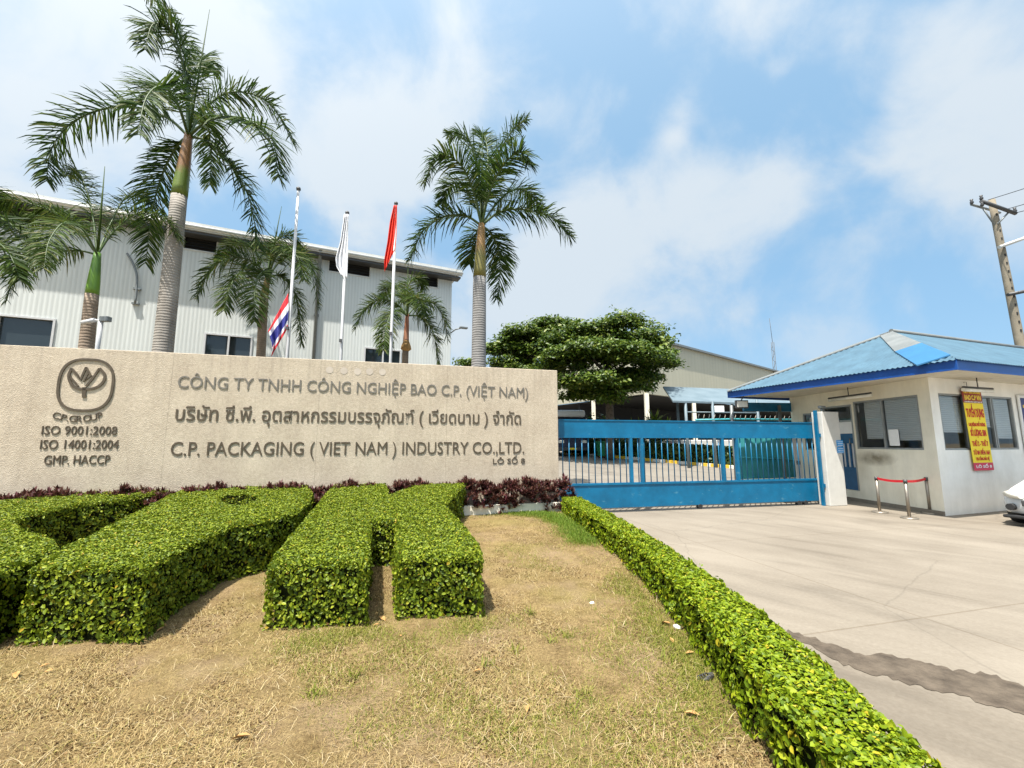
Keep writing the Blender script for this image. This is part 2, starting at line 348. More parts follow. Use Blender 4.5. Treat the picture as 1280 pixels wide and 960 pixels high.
# concrete driveway
def concrete(name, base, base2, stain=.35, ang=15.0):
    m, nt, b, out = newmat(name)
    t = N(nt, 'ShaderNodeTexCoord')
    mp = N(nt, 'ShaderNodeMapping'); mp.inputs['Rotation'].default_value = (0, 0, R(-ang)); L(nt, t.outputs['Object'], mp.inputs[0])
    mp2 = N(nt, 'ShaderNodeMapping'); mp2.inputs['Scale'].default_value = (.28, 1.25, 1); mpr = N(nt, 'ShaderNodeMapping'); mpr.inputs['Rotation'].default_value = (0, 0, R(48)); L(nt, t.outputs['Object'], mpr.inputs[0])
    L(nt, mpr.outputs[0], mp2.inputs[0])
    streak = N(nt, 'ShaderNodeTexNoise', i_Scale=1.1, i_Detail=9.0, i_Roughness=.66, i_Distortion=.7); L(nt, mp2.outputs[0], streak.inputs['Vector'])
    big = N(nt, 'ShaderNodeTexNoise', i_Scale=.45, i_Detail=8.0, i_Roughness=.6); L(nt, t.outputs['Object'], big.inputs['Vector'])
    fine = N(nt, 'ShaderNodeTexNoise', i_Scale=28.0, i_Detail=5.0, i_Roughness=.7); L(nt, t.outputs['Object'], fine.inputs['Vector'])
    a = N(nt, 'ShaderNodeMix', data_type='FLOAT'); a.inputs[0].default_value = .50; L(nt, streak.outputs['Fac'], a.inputs[2]); L(nt, big.outputs['Fac'], a.inputs[3])
    a2 = N(nt, 'ShaderNodeMix', data_type='FLOAT'); a2.inputs[0].default_value = .26; L(nt, a.outputs[0], a2.inputs[2]); L(nt, fine.outputs['Fac'], a2.inputs[3])
    rp = N(nt, 'ShaderNodeValToRGB'); rp.color_ramp.elements[0].position = .38; rp.color_ramp.elements[1].position = .60
    rp.color_ramp.elements[0].color = (*base, 1); rp.color_ramp.elements[1].color = (*base2, 1)
    L(nt, a2.outputs[0], rp.inputs[0])
    # slab joints
    jo = N(nt, 'ShaderNodeTexBrick', offset=0.0, i_Scale=1.0, i_6=.008 if False else 0.0)
    jo.inputs['Mortar Size'].default_value = .012; jo.inputs['Brick Width'].default_value = 5.2; jo.inputs['Row Height'].default_value = 3.4
    jo.inputs['Color1'].default_value = (1, 1, 1, 1); jo.inputs['Color2'].default_value = (1, 1, 1, 1); jo.inputs['Mortar'].default_value = (.80, .77, .73, 1)
    L(nt, mp.outputs[0], jo.inputs['Vector'])
    mm = N(nt, 'ShaderNodeMix', data_type='RGBA', blend_type='MULTIPLY'); mm.inputs[0].default_value = 1
    L(nt, rp.outputs[0], mm.inputs[6]); L(nt, jo.outputs['Color'], mm.inputs[7])
    sp = N(nt, 'ShaderNodeTexNoise', i_Scale=1.1, i_Detail=9.0, i_Roughness=.7); L(nt, mp2.outputs[0], sp.inputs['Vector'])
    sp.inputs['Distortion'].default_value = .5
    r = N(nt, 'ShaderNodeMapRange', i_1=.33, i_2=.46, i_3=1 - stain, i_4=1.0); L(nt, sp.outputs['Fac'], r.inputs[0])
    m3 = N(nt, 'ShaderNodeMix', data_type='RGBA', blend_type='MULTIPLY'); m3.inputs[0].default_value = 1
    L(nt, mm.outputs[2], m3.inputs[6]); L(nt, r.outputs[0], m3.inputs[7])
    oil = N(nt, 'ShaderNodeTexVoronoi', i_Scale=.55, feature='F1'); od = N(nt, 'ShaderNodeTexNoise', i_Scale=2.2, i_Detail=6.0); L(nt, t.outputs['Object'], od.inputs['Vector'])
    oa = N(nt, 'ShaderNodeMix', data_type='VECTOR'); oa.inputs[0].default_value = .16; L(nt, t.outputs['Object'], oa.inputs[4]); L(nt, od.outputs['Color'], oa.inputs[5]); L(nt, oa.outputs[1], oil.inputs['Vector'])
    orr = N(nt, 'ShaderNodeMapRange', i_1=.03, i_2=.20, i_3=.68, i_4=1.0); L(nt, oil.outputs['Distance'], orr.inputs[0])
    m5 = N(nt, 'ShaderNodeMix', data_type='RGBA', blend_type='MULTIPLY'); m5.inputs[0].default_value = 1; L(nt, m3.outputs[2], m5.inputs[6]); L(nt, orr.outputs[0], m5.inputs[7])
    ck = N(nt, 'ShaderNodeTexVoronoi', i_Scale=.32, feature='DISTANCE_TO_EDGE'); L(nt, oa.outputs[1], ck.inputs['Vector'])
    cr_ = N(nt, 'ShaderNodeMapRange', i_1=.0, i_2=.0045, i_3=.62, i_4=1.0); L(nt, ck.outputs['Distance'], cr_.inputs[0])
    m6 = N(nt, 'ShaderNodeMix', data_type='RGBA', blend_type='MULTIPLY'); m6.inputs[0].default_value = .45; L(nt, m5.outputs[2], m6.inputs[6]); L(nt, cr_.outputs[0], m6.inputs[7]); L(nt, m6.outputs[2], b.inputs['Base Color'])
    bp = N(nt, 'ShaderNodeBump', i_Strength=.25, i_Distance=.01); L(nt, fine.outputs['Fac'], bp.inputs['Height']); L(nt, bp.outputs[0], b.inputs['Normal'])
    b.inputs['Roughness'].default_value = .9
    return m
M['concrete'] = concrete('driveway_concrete', (.140, .115, .085), (.222, .190, .147), .15)
M['yard'] = concrete('yard_concrete', (.15, .13, .105), (.20, .178, .145), .2)
M['wet'] = mat('damp_mud', (.055, .041, .028), .8, c2=(.125, .098, .070), scale=7, bump=.5, bscale=60, spec=.3)
M['mud'] = mat('far_soil', (.25, .20, .13), .95, var=.3, scale=.6)

# dry lawn soil
m, nt, b, out = newmat('dry_lawn')
t = N(nt, 'ShaderNodeTexCoord')
big = N(nt, 'ShaderNodeTexNoise', i_Scale=.55, i_Detail=7.0, i_Roughness=.62); fine = N(nt, 'ShaderNodeTexNoise', i_Scale=42.0, i_Detail=6.0, i_Roughness=.75)
mid = N(nt, 'ShaderNodeTexNoise', i_Scale=4.0, i_Detail=7.0, i_Roughness=.7)
for n in (big, fine, mid): L(nt, t.outputs['Object'], n.inputs['Vector'])
a = N(nt, 'ShaderNodeMix', data_type='FLOAT'); a.inputs[0].default_value = .5; L(nt, mid.outputs['Fac'], a.inputs[2]); L(nt, fine.outputs['Fac'], a.inputs[3])
rp = N(nt, 'ShaderNodeValToRGB'); rp.color_ramp.elements[0].position = .36; rp.color_ramp.elements[1].position = .64
rp.color_ramp.elements[0].color = (.105, .066, .027, 1); rp.color_ramp.elements[1].color = (.345, .25, .115, 1)
L(nt, a.outputs[0], rp.inputs[0])
rg = N(nt, 'ShaderNodeValToRGB'); rg.color_ramp.elements[0].position = .47; rg.color_ramp.elements[1].position = .66
rg.color_ramp.elements[0].color = (0, 0, 0, 1); rg.color_ramp.elements[1].color = (.55, .55, .55, 1); L(nt, big.outputs['Fac'], rg.inputs[0])
mm = N(nt, 'ShaderNodeMix', data_type='RGBA'); L(nt, rg.outputs[0], mm.inputs[0]); L(nt, rp.outputs[0], mm.inputs[6]); mm.inputs[7].default_value = (.20, .175, .05, 1)
L(nt, mm.outputs[2], b.inputs['Base Color'])
bp = N(nt, 'ShaderNodeBump', i_Strength=1.0, i_Distance=.045); L(nt, a.outputs[0], bp.inputs['Height']); L(nt, bp.outputs[0], b.inputs['Normal'])
b.inputs['Roughness'].default_value = .95; b.inputs['Specular IOR Level'].default_value = .1
pat = N(nt, 'ShaderNodeTexNoise', i_Scale=1.1, i_Detail=8.0, i_Roughness=.68); mpa = N(nt, 'ShaderNodeMapping'); mpa.inputs['Location'].default_value = (5.3, 2.1, 0)
L(nt, t.outputs['Object'], mpa.inputs[0]); L(nt, mpa.outputs[0], pat.inputs['Vector'])
rs = N(nt, 'ShaderNodeMapRange', i_1=.50, i_2=.68, i_3=0.0, i_4=.75); L(nt, pat.outputs['Fac'], rs.inputs[0])
ms2 = N(nt, 'ShaderNodeMix', data_type='RGBA'); L(nt, rs.outputs[0], ms2.inputs[0]); L(nt, mm.outputs[2], ms2.inputs[6]); ms2.inputs[7].default_value = (.275, .195, .118, 1)
vf = N(nt, 'ShaderNodeTexNoise', i_Scale=95.0, i_Detail=4.0, i_Roughness=.8); L(nt, t.outputs['Object'], vf.inputs['Vector'])
rv = N(nt, 'ShaderNodeMapRange', i_1=.36, i_2=.60, i_3=.55, i_4=1.12); L(nt, vf.outputs['Fac'], rv.inputs[0])
ms3 = N(nt, 'ShaderNodeMix', data_type='RGBA', blend_type='MULTIPLY'); ms3.inputs[0].default_value = 1; L(nt, ms2.outputs[2], ms3.inputs[6]); L(nt, rv.outputs[0], ms3.inputs[7])
L(nt, ms3.outputs[2], b.inputs['Base Color'])
M['lawn'] = m
M['straw'] = leafmat('straw', [(0, (.13, .08, .03)), (.45, (.32, .225, .095)), (.85, (.48, .375, .19)), (1, (.25, .225, .06))], .2, .8, .1)
M['crumb'] = leafmat('dead_crumb', [(0, (.045, .026, .012)), (.5, (.12, .07, .032)), (1, (.26, .17, .08))], .05, .9, .1)
M['grass_fresh'] = leafmat('fresh_blade', [(0, (.06, .12, .010)), (.6, (.12, .20, .016)), (1, (.22, .25, .04))], .3, .6, .2)
M['straw_pale'] = leafmat('pale_straw', [(0, (.30, .22, .11)), (.6, (.44, .35, .20)), (1, (.52, .43, .27))], .2, .7, .2)
M['grass'] = leafmat('green_blade', [(0, (.10, .135, .014)), (.5, (.18, .20, .025)), (1, (.31, .265, .07))], .3, .6, .2)

# ------------------------------------------------------------------ object helpers
def tag(o, label=None, cat=None, group=None, kind=None):
    if label: o['label'] = label
    if cat: o['category'] = cat
    if group: o['group'] = group
    if kind: o['kind'] = kind
    return o
def thing(name, label, cat, loc=(0, 0, 0), rotz=0.0, group=None):
    o = bpy.data.objects.new(name, None); COL.objects.link(o)
    o.empty_display_size = .2
    o.location = loc; o.rotation_euler = (0, 0, rotz)
    return tag(o, label, cat, group)
def link(name, me, parent=None):
    o = bpy.data.objects.new(name, me); COL.objects.link(o)
    if parent is not None: o.parent = parent
    return o
class MB:
    """collects shapes; build() links them as one mesh object"""
    def __init__(s): s.v = []; s.f = []; s.mi = []; s.m = 0; s.sm = []
    def add(s, vs, fs, smooth=False):
        k = len(s.v); s.v += [tuple(map(float, p)) for p in vs]
        for f in fs: s.f.append([k + i for i in f]); s.mi.append(s.m); s.sm.append(smooth)
        return s
    def box(s, x0, x1, y0, y1, z0, z1):
        vs = [(x, y, z) for z in (z0, z1) for y in (y0, y1) for x in (x0, x1)]
        return s.add(vs, [(0, 2, 3, 1), (4, 5, 7, 6), (0, 1, 5, 4), (2, 6, 7, 3), (0, 4, 6, 2), (1, 3, 7, 5)])
    def bbox(s, x0, x1, y0, y1, z0, z1, r=.02):
        """box with bevelled vertical and top edges"""
        bm = bmesh.new(); bmesh.ops.create_cube(bm, size=1)
        for v in bm.verts: v.co = Vector(((x0 + x1) / 2 + v.co.x * (x1 - x0), (y0 + y1) / 2 + v.co.y * (y1 - y0), (z0 + z1) / 2 + v.co.z * (z1 - z0)))
        bmesh.ops.bevel(bm, geom=bm.edges[:], offset=r, segments=2, affect='EDGES', profile=.5)
        bm.verts.index_update()
        s.add([v.co[:] for v in bm.verts], [[v.index for v in f.verts] for f in bm.faces]); bm.free(); return s
    def prism(s, poly, z0, z1, cap=True):
        n = len(poly)
        z0s = z0 if hasattr(z0, '__len__') else [z0] * n; z1s = z1 if hasattr(z1, '__len__') else [z1] * n
        vs = [(p[0], p[1], z) for p, z in zip(poly, z0s)] + [(p[0], p[1], z) for p, z in zip(poly, z1s)]
        fs = [(i, (i + 1) % n, n + (i + 1) % n, n + i) for i in range(n)]
        if cap: fs += [tuple(range(n - 1, -1, -1)), tuple(range(n, 2 * n))]
        return s.add(vs, fs)
    def xprism(s, poly, x0, x1):
        """profile in (y, z) pushed along x"""
        n = len(poly)
        vs = [(x0, p[0], p[1]) for p in poly] + [(x1, p[0], p[1]) for p in poly]
        return s.add(vs, [(i, (i + 1) % n, n + (i + 1) % n, n + i) for i in range(n)] + [tuple(range(n - 1, -1, -1)), tuple(range(n, 2 * n))])
    def tube(s, pts, r, seg=8, cap=True, smooth=True):
        pts = [Vector(p) for p in pts]; n = len(pts)
        rs = r if hasattr(r, '__len__') else [r] * n
        vs = []; up = None
        for i, p in enumerate(pts):
            t = (pts[min(i + 1, n - 1)] - pts[max(i - 1, 0)]).normalized()
            if up is None:
                up = Vector((0, 0, 1)) if abs(t.z) < .9 else Vector((1, 0, 0))
            a = t.cross(up).normalized(); up = a.cross(t).normalized()
            for k in range(seg):
                q = 2 * math.pi * k / seg
                vs.append(p + (a * math.cos(q) + up * math.sin(q)) * rs[i])
        fs = [(i * seg + k, i * seg + (k + 1) % seg, (i + 1) * seg + (k + 1) % seg, (i + 1) * seg + k) for i in range(n - 1) for k in range(seg)]
        s.add(vs, fs, smooth)
        if cap:
            k0 = len(s.v) - n * seg
            s.f.append([k0 + i for i in range(seg - 1, -1, -1)]); s.mi.append(s.m); s.sm.append(False)
            s.f.append([k0 + (n - 1) * seg + i for i in range(seg)]); s.mi.append(s.m); s.sm.append(False)
        return s
    def cyl(s, x, y, z0, z1, r, seg=16, r1=None): return s.tube([(x, y, z0), (x, y, z1)], [r, r if r1 is None else r1], seg)
    def ball(s, c, r, seg=10):
        vs = []; fs = []
        for i in range(1, seg):
            a = math.pi * i / seg
            for k in range(seg): vs.append((c[0] + r * math.sin(a) * math.cos(2 * math.pi * k / seg), c[1] + r * math.sin(a) * math.sin(2 * math.pi * k / seg), c[2] + r * math.cos(a)))
        for i in range(seg - 2):
            for k in range(seg): fs.append((i * seg + k, (i + 1) * seg + k, (i + 1) * seg + (k + 1) % seg, i * seg + (k + 1) % seg))
        fs.append(tuple(range(seg))); fs.append(tuple((seg - 2) * seg + k for k in range(seg - 1, -1, -1)))
        return s.add(vs, fs, True)
    def quad(s, a, b, c, d): return s.add([a, b, c, d], [(0, 1, 2, 3)])
    def use(s, k): s.m = k; return s
    def build(s, name, mats, parent=None, fix=True):
        me = bpy.data.meshes.new(name); me.from_pydata(s.v, [], s.f)
        for mm in (mats if isinstance(mats, (list, tuple)) else [mats]): me.materials.append(mm)
        me.polygons.foreach_set('material_index', s.mi); me.polygons.foreach_set('use_smooth', s.sm)
        if fix:
            bm = bmesh.new(); bm.from_mesh(me); bmesh.ops.recalc_face_normals(bm, faces=bm.faces); bm.to_mesh(me); bm.free()
        me.update()
        return link(name, me, parent)
def rawmesh(name, V, F, mats, mi=None, parent=None, smooth=False):
    """fast mesh from arrays; F is (n,k) with k equal for all"""
    V = np.asarray(V, np.float32); F = np.asarray(F, np.int32)
    me = bpy.data.meshes.new(name)
    me.vertices.add(len(V)); me.vertices.foreach_set('co', V.ravel())
    me.loops.add(F.size); me.loops.foreach_set('vertex_index', F.ravel())
    me.polygons.add(len(F)); me.polygons.foreach_set('loop_start', np.arange(0, F.size, F.shape[1], dtype=np.int32))
    for mm in (mats if isinstance(mats, (list, tuple)) else [mats]): me.materials.append(mm)
    if mi is not None: me.polygons.foreach_set('material_index', np.asarray(mi, np.int32))
    if smooth: me.polygons.foreach_set('use_smooth', np.ones(len(F), bool))
    me.update(calc_edges=True)
    return link(name, me, parent)
def unit(a): return a / np.maximum(np.linalg.norm(a, axis=-1, keepdims=True), 1e-9)
def leaves(P, Nn, size, spread=.55, aspect=.6, fold=.25, r=None):
    """6-vertex folded leaves at P facing Nn"""
    r = r or rng; n = len(P)
    Nn = unit(Nn + r.normal(0, spread, (n, 3)))
    A = unit(np.cross(Nn, r.normal(0, 1, (n, 3)))); B = np.cross(Nn, A)
    s = (size * r.uniform(.5, 1.4, n))[:, None]
    w = s * aspect * .5
    lift = Nn * w * fold
    b0 = P - A * s * .5; t = P + A * s * .5 - Nn * s * .08
    r1 = P - A * s * .18 + B * w * .9 + lift; r2 = P + A * s * .18 + B * w * .85 + lift
    l1 = P - A * s * .18 - B * w * .9 + lift; l2 = P + A * s * .18 - B * w * .85 + lift
    V = np.stack([b0, r1, r2, t, l2, l1], 1).reshape(-1, 3)
    k = np.arange(n)[:, None] * 6
    F = np.concatenate([k + np.array([[0, 1, 2, 3]]), k + np.array([[0, 3, 4, 5]])], 0)
    return V, F
def inside(poly, P):
    poly = np.asarray(poly); x, y = P[:, 0], P[:, 1]; c = np.zeros(len(P), bool); n = len(poly)
    for i in range(n):
        a, b = poly[i], poly[(i + 1) % n]
        if a[1] == b[1]: continue
        hit = ((a[1] > y) != (b[1] > y)) & (x < (b[0] - a[0]) * (y - a[1]) / (b[1] - a[1]) + a[0]); c ^= hit
    return c
def edge_dist(poly, P):
    poly = np.asarray(poly); d = np.full(len(P), 1e9); n = len(poly)
    for i in range(n):
        a, b = poly[i], poly[(i + 1) % n]; ab = b - a
        t = np.clip(((P - a) @ ab) / max(ab @ ab, 1e-9), 0, 1)
        d = np.minimum(d, np.linalg.norm(P - (a + t[:, None] * ab), axis=1))
    return d
def catmull(pts, n):
    P = [np.array(p, float) for p in pts]; P = [2 * P[0] - P[1]] + P + [2 * P[-1] - P[-2]]
    out = []; segs = len(P) - 3
    for i in range(n):
        u = i / (n - 1) * segs; k = min(int(u), segs - 1); t = u - k
        a, b, c, d = P[k:k + 4]
        out.append(.5 * ((2 * b) + (-a + c) * t + (2 * a - 5 * b + 4 * c - d) * t * t + (-a + 3 * b - 3 * c + d) * t ** 3))
    return np.array(out)
def wall_cells(mb, s0, s1, z0, z1, t, holes, m0=0.0, m1=0.0):
    """wall on local x (outer face y=0, thickness towards +y) with rectangular holes; m0/m1 mitre the ends"""
    xs = sorted({s0, s1, *[h[0] for h in holes], *[h[1] for h in holes]}); zs = sorted({z0, z1, *[h[2] for h in holes], *[h[3] for h in holes]})
    for i in range(len(xs) - 1):
        for j in range(len(zs) - 1):
            cx, cz = (xs[i] + xs[i + 1]) / 2, (zs[j] + zs[j + 1]) / 2
            if any(h[0] < cx < h[1] and h[2] < cz < h[3] for h in holes): continue
            a, b = xs[i], xs[i + 1]
            ai = a + (m0 if a == s0 else 0); bi = b + (m1 if b == s1 else 0)
            mb.prism([(a, 0), (b, 0), (bi, t), (ai, t)], zs[j], zs[j + 1])
    return mb
def text(body, size, parent, mats, name='lettering', depth=.02, bold=.0, width=None, loc=(0, 0, 0), align='LEFT', spacing=1.0, shear=0.0, standoff=.0, rot=0.0):
    """raised letters on the plane y=0 of the parent's frame, read from -y"""
    c = bpy.data.curves.new(name, 'FONT'); c.body = body; c.size = size; c.extrude = depth / 2; c.offset = bold; c.space_character = spacing; c.shear = shear
    c.resolution_u = 3
    o = bpy.data.objects.new(name, c); COL.objects.link(o)
    bpy.context.view_layer.update()
    me = bpy.data.meshes.new_from_object(o.evaluated_get(bpy.context.evaluated_depsgraph_get()))
    bpy.data.objects.remove(o); bpy.data.curves.remove(c)
    v = np.zeros(len(me.vertices) * 3, np.float32); me.vertices.foreach_get('co', v); v = v.reshape(-1, 3)
    x0, x1 = v[:, 0].min(), v[:, 0].max()
    sx = (width / (x1 - x0)) if width else 1.0
    X = (v[:, 0] - x0) * sx
    if align == 'CENTER': X -= (x1 - x0) * sx / 2
    Z = v[:, 1].copy()
    cr, sr = math.cos(rot), math.sin(rot)
    X, Z = X * cr - Z * sr, X * sr + Z * cr
    q = np.stack([X + loc[0], loc[1] - standoff - depth / 2 - v[:, 2], Z + loc[2]], 1).astype(np.float32)
    me.vertices.foreach_set('co', q.ravel()); me.materials.clear(); me.materials.append(mats); me.update()
    me.name = name
    return link(name, me, parent)

# ------------------------------------------------------------------ ground
def smooth(a, b, x):
    t = np.clip((np.asarray(x, float) - a) / (b - a), 0, 1); return t * t * (3 - 2 * t)
def lawn_z(Y): return .20 * smooth(4.3, 9.5, Y)
def yard_z(Y): return .80 * np.clip((np.asarray(Y, float) - 14.5) / 17.0, 0, 1)
def on_surface(x, y, zf):
    z = 0.0
    for _ in range(40):
        p = G(x, y, z); z = .5 * z + .5 * float(zf(p[1]))
    return p
WANG = R(15.3); WU = np.array([math.cos(WANG), math.sin(WANG), 0.0])
WEND = AT(698, 560, 10.62); WEND[2] = 0                       # foot of the sign wall's right end
GANG = R(12.6); GU = np.array([math.cos(GANG), math.sin(GANG), 0.0])
GP = G(1036, 630); GP[2] = 0

mb = MB(); mb.quad((-900, -60, -.03), (900, -60, -.03), (900, 1500, -.03), (-900, 1500, -.03))
tag(mb.build('ground', M['mud']), kind='structure')
# right hedge: its two visible edges, as curves X(Y)
hb = np.array([on_surface(x, y, lawn_z)[:2] for x, y in [(948, 957), (925, 905), (897, 850), (864, 805), (796, 720), (729, 664), (702, 644)]])
ht = np.array([on_surface(x, y, lambda Y: .45 + .6 * lawn_z(Y))[:2] for x, y in [(1173, 957), (1077, 855), (999, 791), (875, 704), (802, 659), (746, 631), (713, 614.5)]])
hyy = np.linspace(1.0, 9.75, 36)
def ipx(a, y):
    o = np.argsort(a[:, 1]); return np.interp(y, a[o, 1], a[o, 0])
HL = np.convolve(np.pad(ipx(hb, hyy), 3, 'edge'), np.ones(7) / 7, 'valid'); HR = np.convolve(np.pad(ipx(ht, hyy), 3, 'edge'), np.ones(7) / 7, 'valid')
HR = np.maximum(HR, HL + .40)
HC = (HL + HR) / 2
# lawn: a gently swelling sheet bounded by the right hedge
def hedge_x(Y): return np.interp(Y, hyy, HC)
nx, ny = 150, 130
yy = np.concatenate([np.linspace(-4, 1, 12), np.linspace(1.1, 11.2, ny - 12)])
V = []
for y in yy:
    xr = float(hedge_x(y)); xs = xr - (np.linspace(0, 1, nx) ** 1.35) * (xr + 16)
    for x in xs:
        bmp = .012 * math.sin(3.1 * x + 1.7 * y) * math.sin(2.3 * y - 1.1 * x) + .008 * math.sin(7.7 * x + 2) * math.sin(6.1 * y)
        V.append((x, y, .004 + float(lawn_z(y)) + .018 + bmp))
F = [(j * nx + i, j * nx + i + 1, (j + 1) * nx + i + 1, (j + 1) * nx + i) for j in range(len(yy) - 1) for i in range(nx - 1)]
F = [f[::-1] for f in F]
tag(rawmesh('lawn', V, F, M['lawn'], smooth=True), kind='structure')
# driveway: from the hedge line to the right, up to the gate and round the guardhouse
poly = [(1.2, -8), (45, -8), (45, 26)] + [(float(GP[0] + 5.5 * GU[0]), 14.3), (0.5, 14.3), (0.9, 10.2)] + [(float(HC[k]), float(hyy[k])) for k in range(len(hyy) - 1, -1, -6)]
mb = MB(); mb.add([(p[0], p[1], 0) for p in poly], [tuple(range(len(poly)))])
tag(mb.build('driveway', M['concrete']), kind='structure')
# yard behind the gate, rising gently
mb = MB()
ys = np.concatenate([[14.3, 14.5], np.linspace(16, 31.5, 8), [60.0, 120.0]])
vs = [(x, y, float(yard_z(y)) + .004) for y in ys for x in (-60, 60)]
mb.add(vs, [(2 * j, 2 * j + 1, 2 * j + 3, 2 * j + 2) for j in range(len(ys) - 1)])
tag(mb.build('yard', M['yard']), kind='structure')
# wet strip along the gutter of the driveway
top = [(985, 790), (1035, 803), (1085, 823), (1110, 820), (1150, 829), (1185, 838), (1230, 842), (1280, 858), (1400, 885)]
bot = [(975, 792), (1020, 808), (1062, 831), (1100, 844), (1150, 857), (1200, 871), (1240, 882), (1280, 892), (1400, 930)]
xs_ = np.linspace(985, 1390, 60)
wob = np.array([np.convolve(rng.normal(0, 2.6, 64), np.ones(5) / 5, 'valid') for _ in range(2)])
top, bot = np.array(top, float), np.array(bot, float)
tp = np.array([G(x, np.interp(x, top[:, 0], top[:, 1]) + wob[0, i] + rng.normal(0, 1.3)) for i, x in enumerate(xs_)])
bt = np.array([G(x - 6, np.interp(x, bot[:, 0], bot[:, 1]) + wob[1, i] + rng.normal(0, 1.3)) for i, x in enumerate(xs_)])
wd = unit((tp[-1] + bt[-1] - tp[30] - bt[30]) * np.array([1, 1, 0]))
tp[50:] = [tp[50] + wd * (k * .55) + rng.normal(0, .03, 3) for k in range(10)]; bt[50:] = [bt[50] + wd * (k * .55) + rng.normal(0, .03, 3) for k in range(10)]
mb = MB(); mb.add([(p[0], p[1], .004) for p in tp] + [(p[0], p[1], .004) for p in bt], [(60 + i, 61 + i, i + 1, i) for i in range(59)])
tag(mb.build('wet_strip', M['wet']), kind='structure')

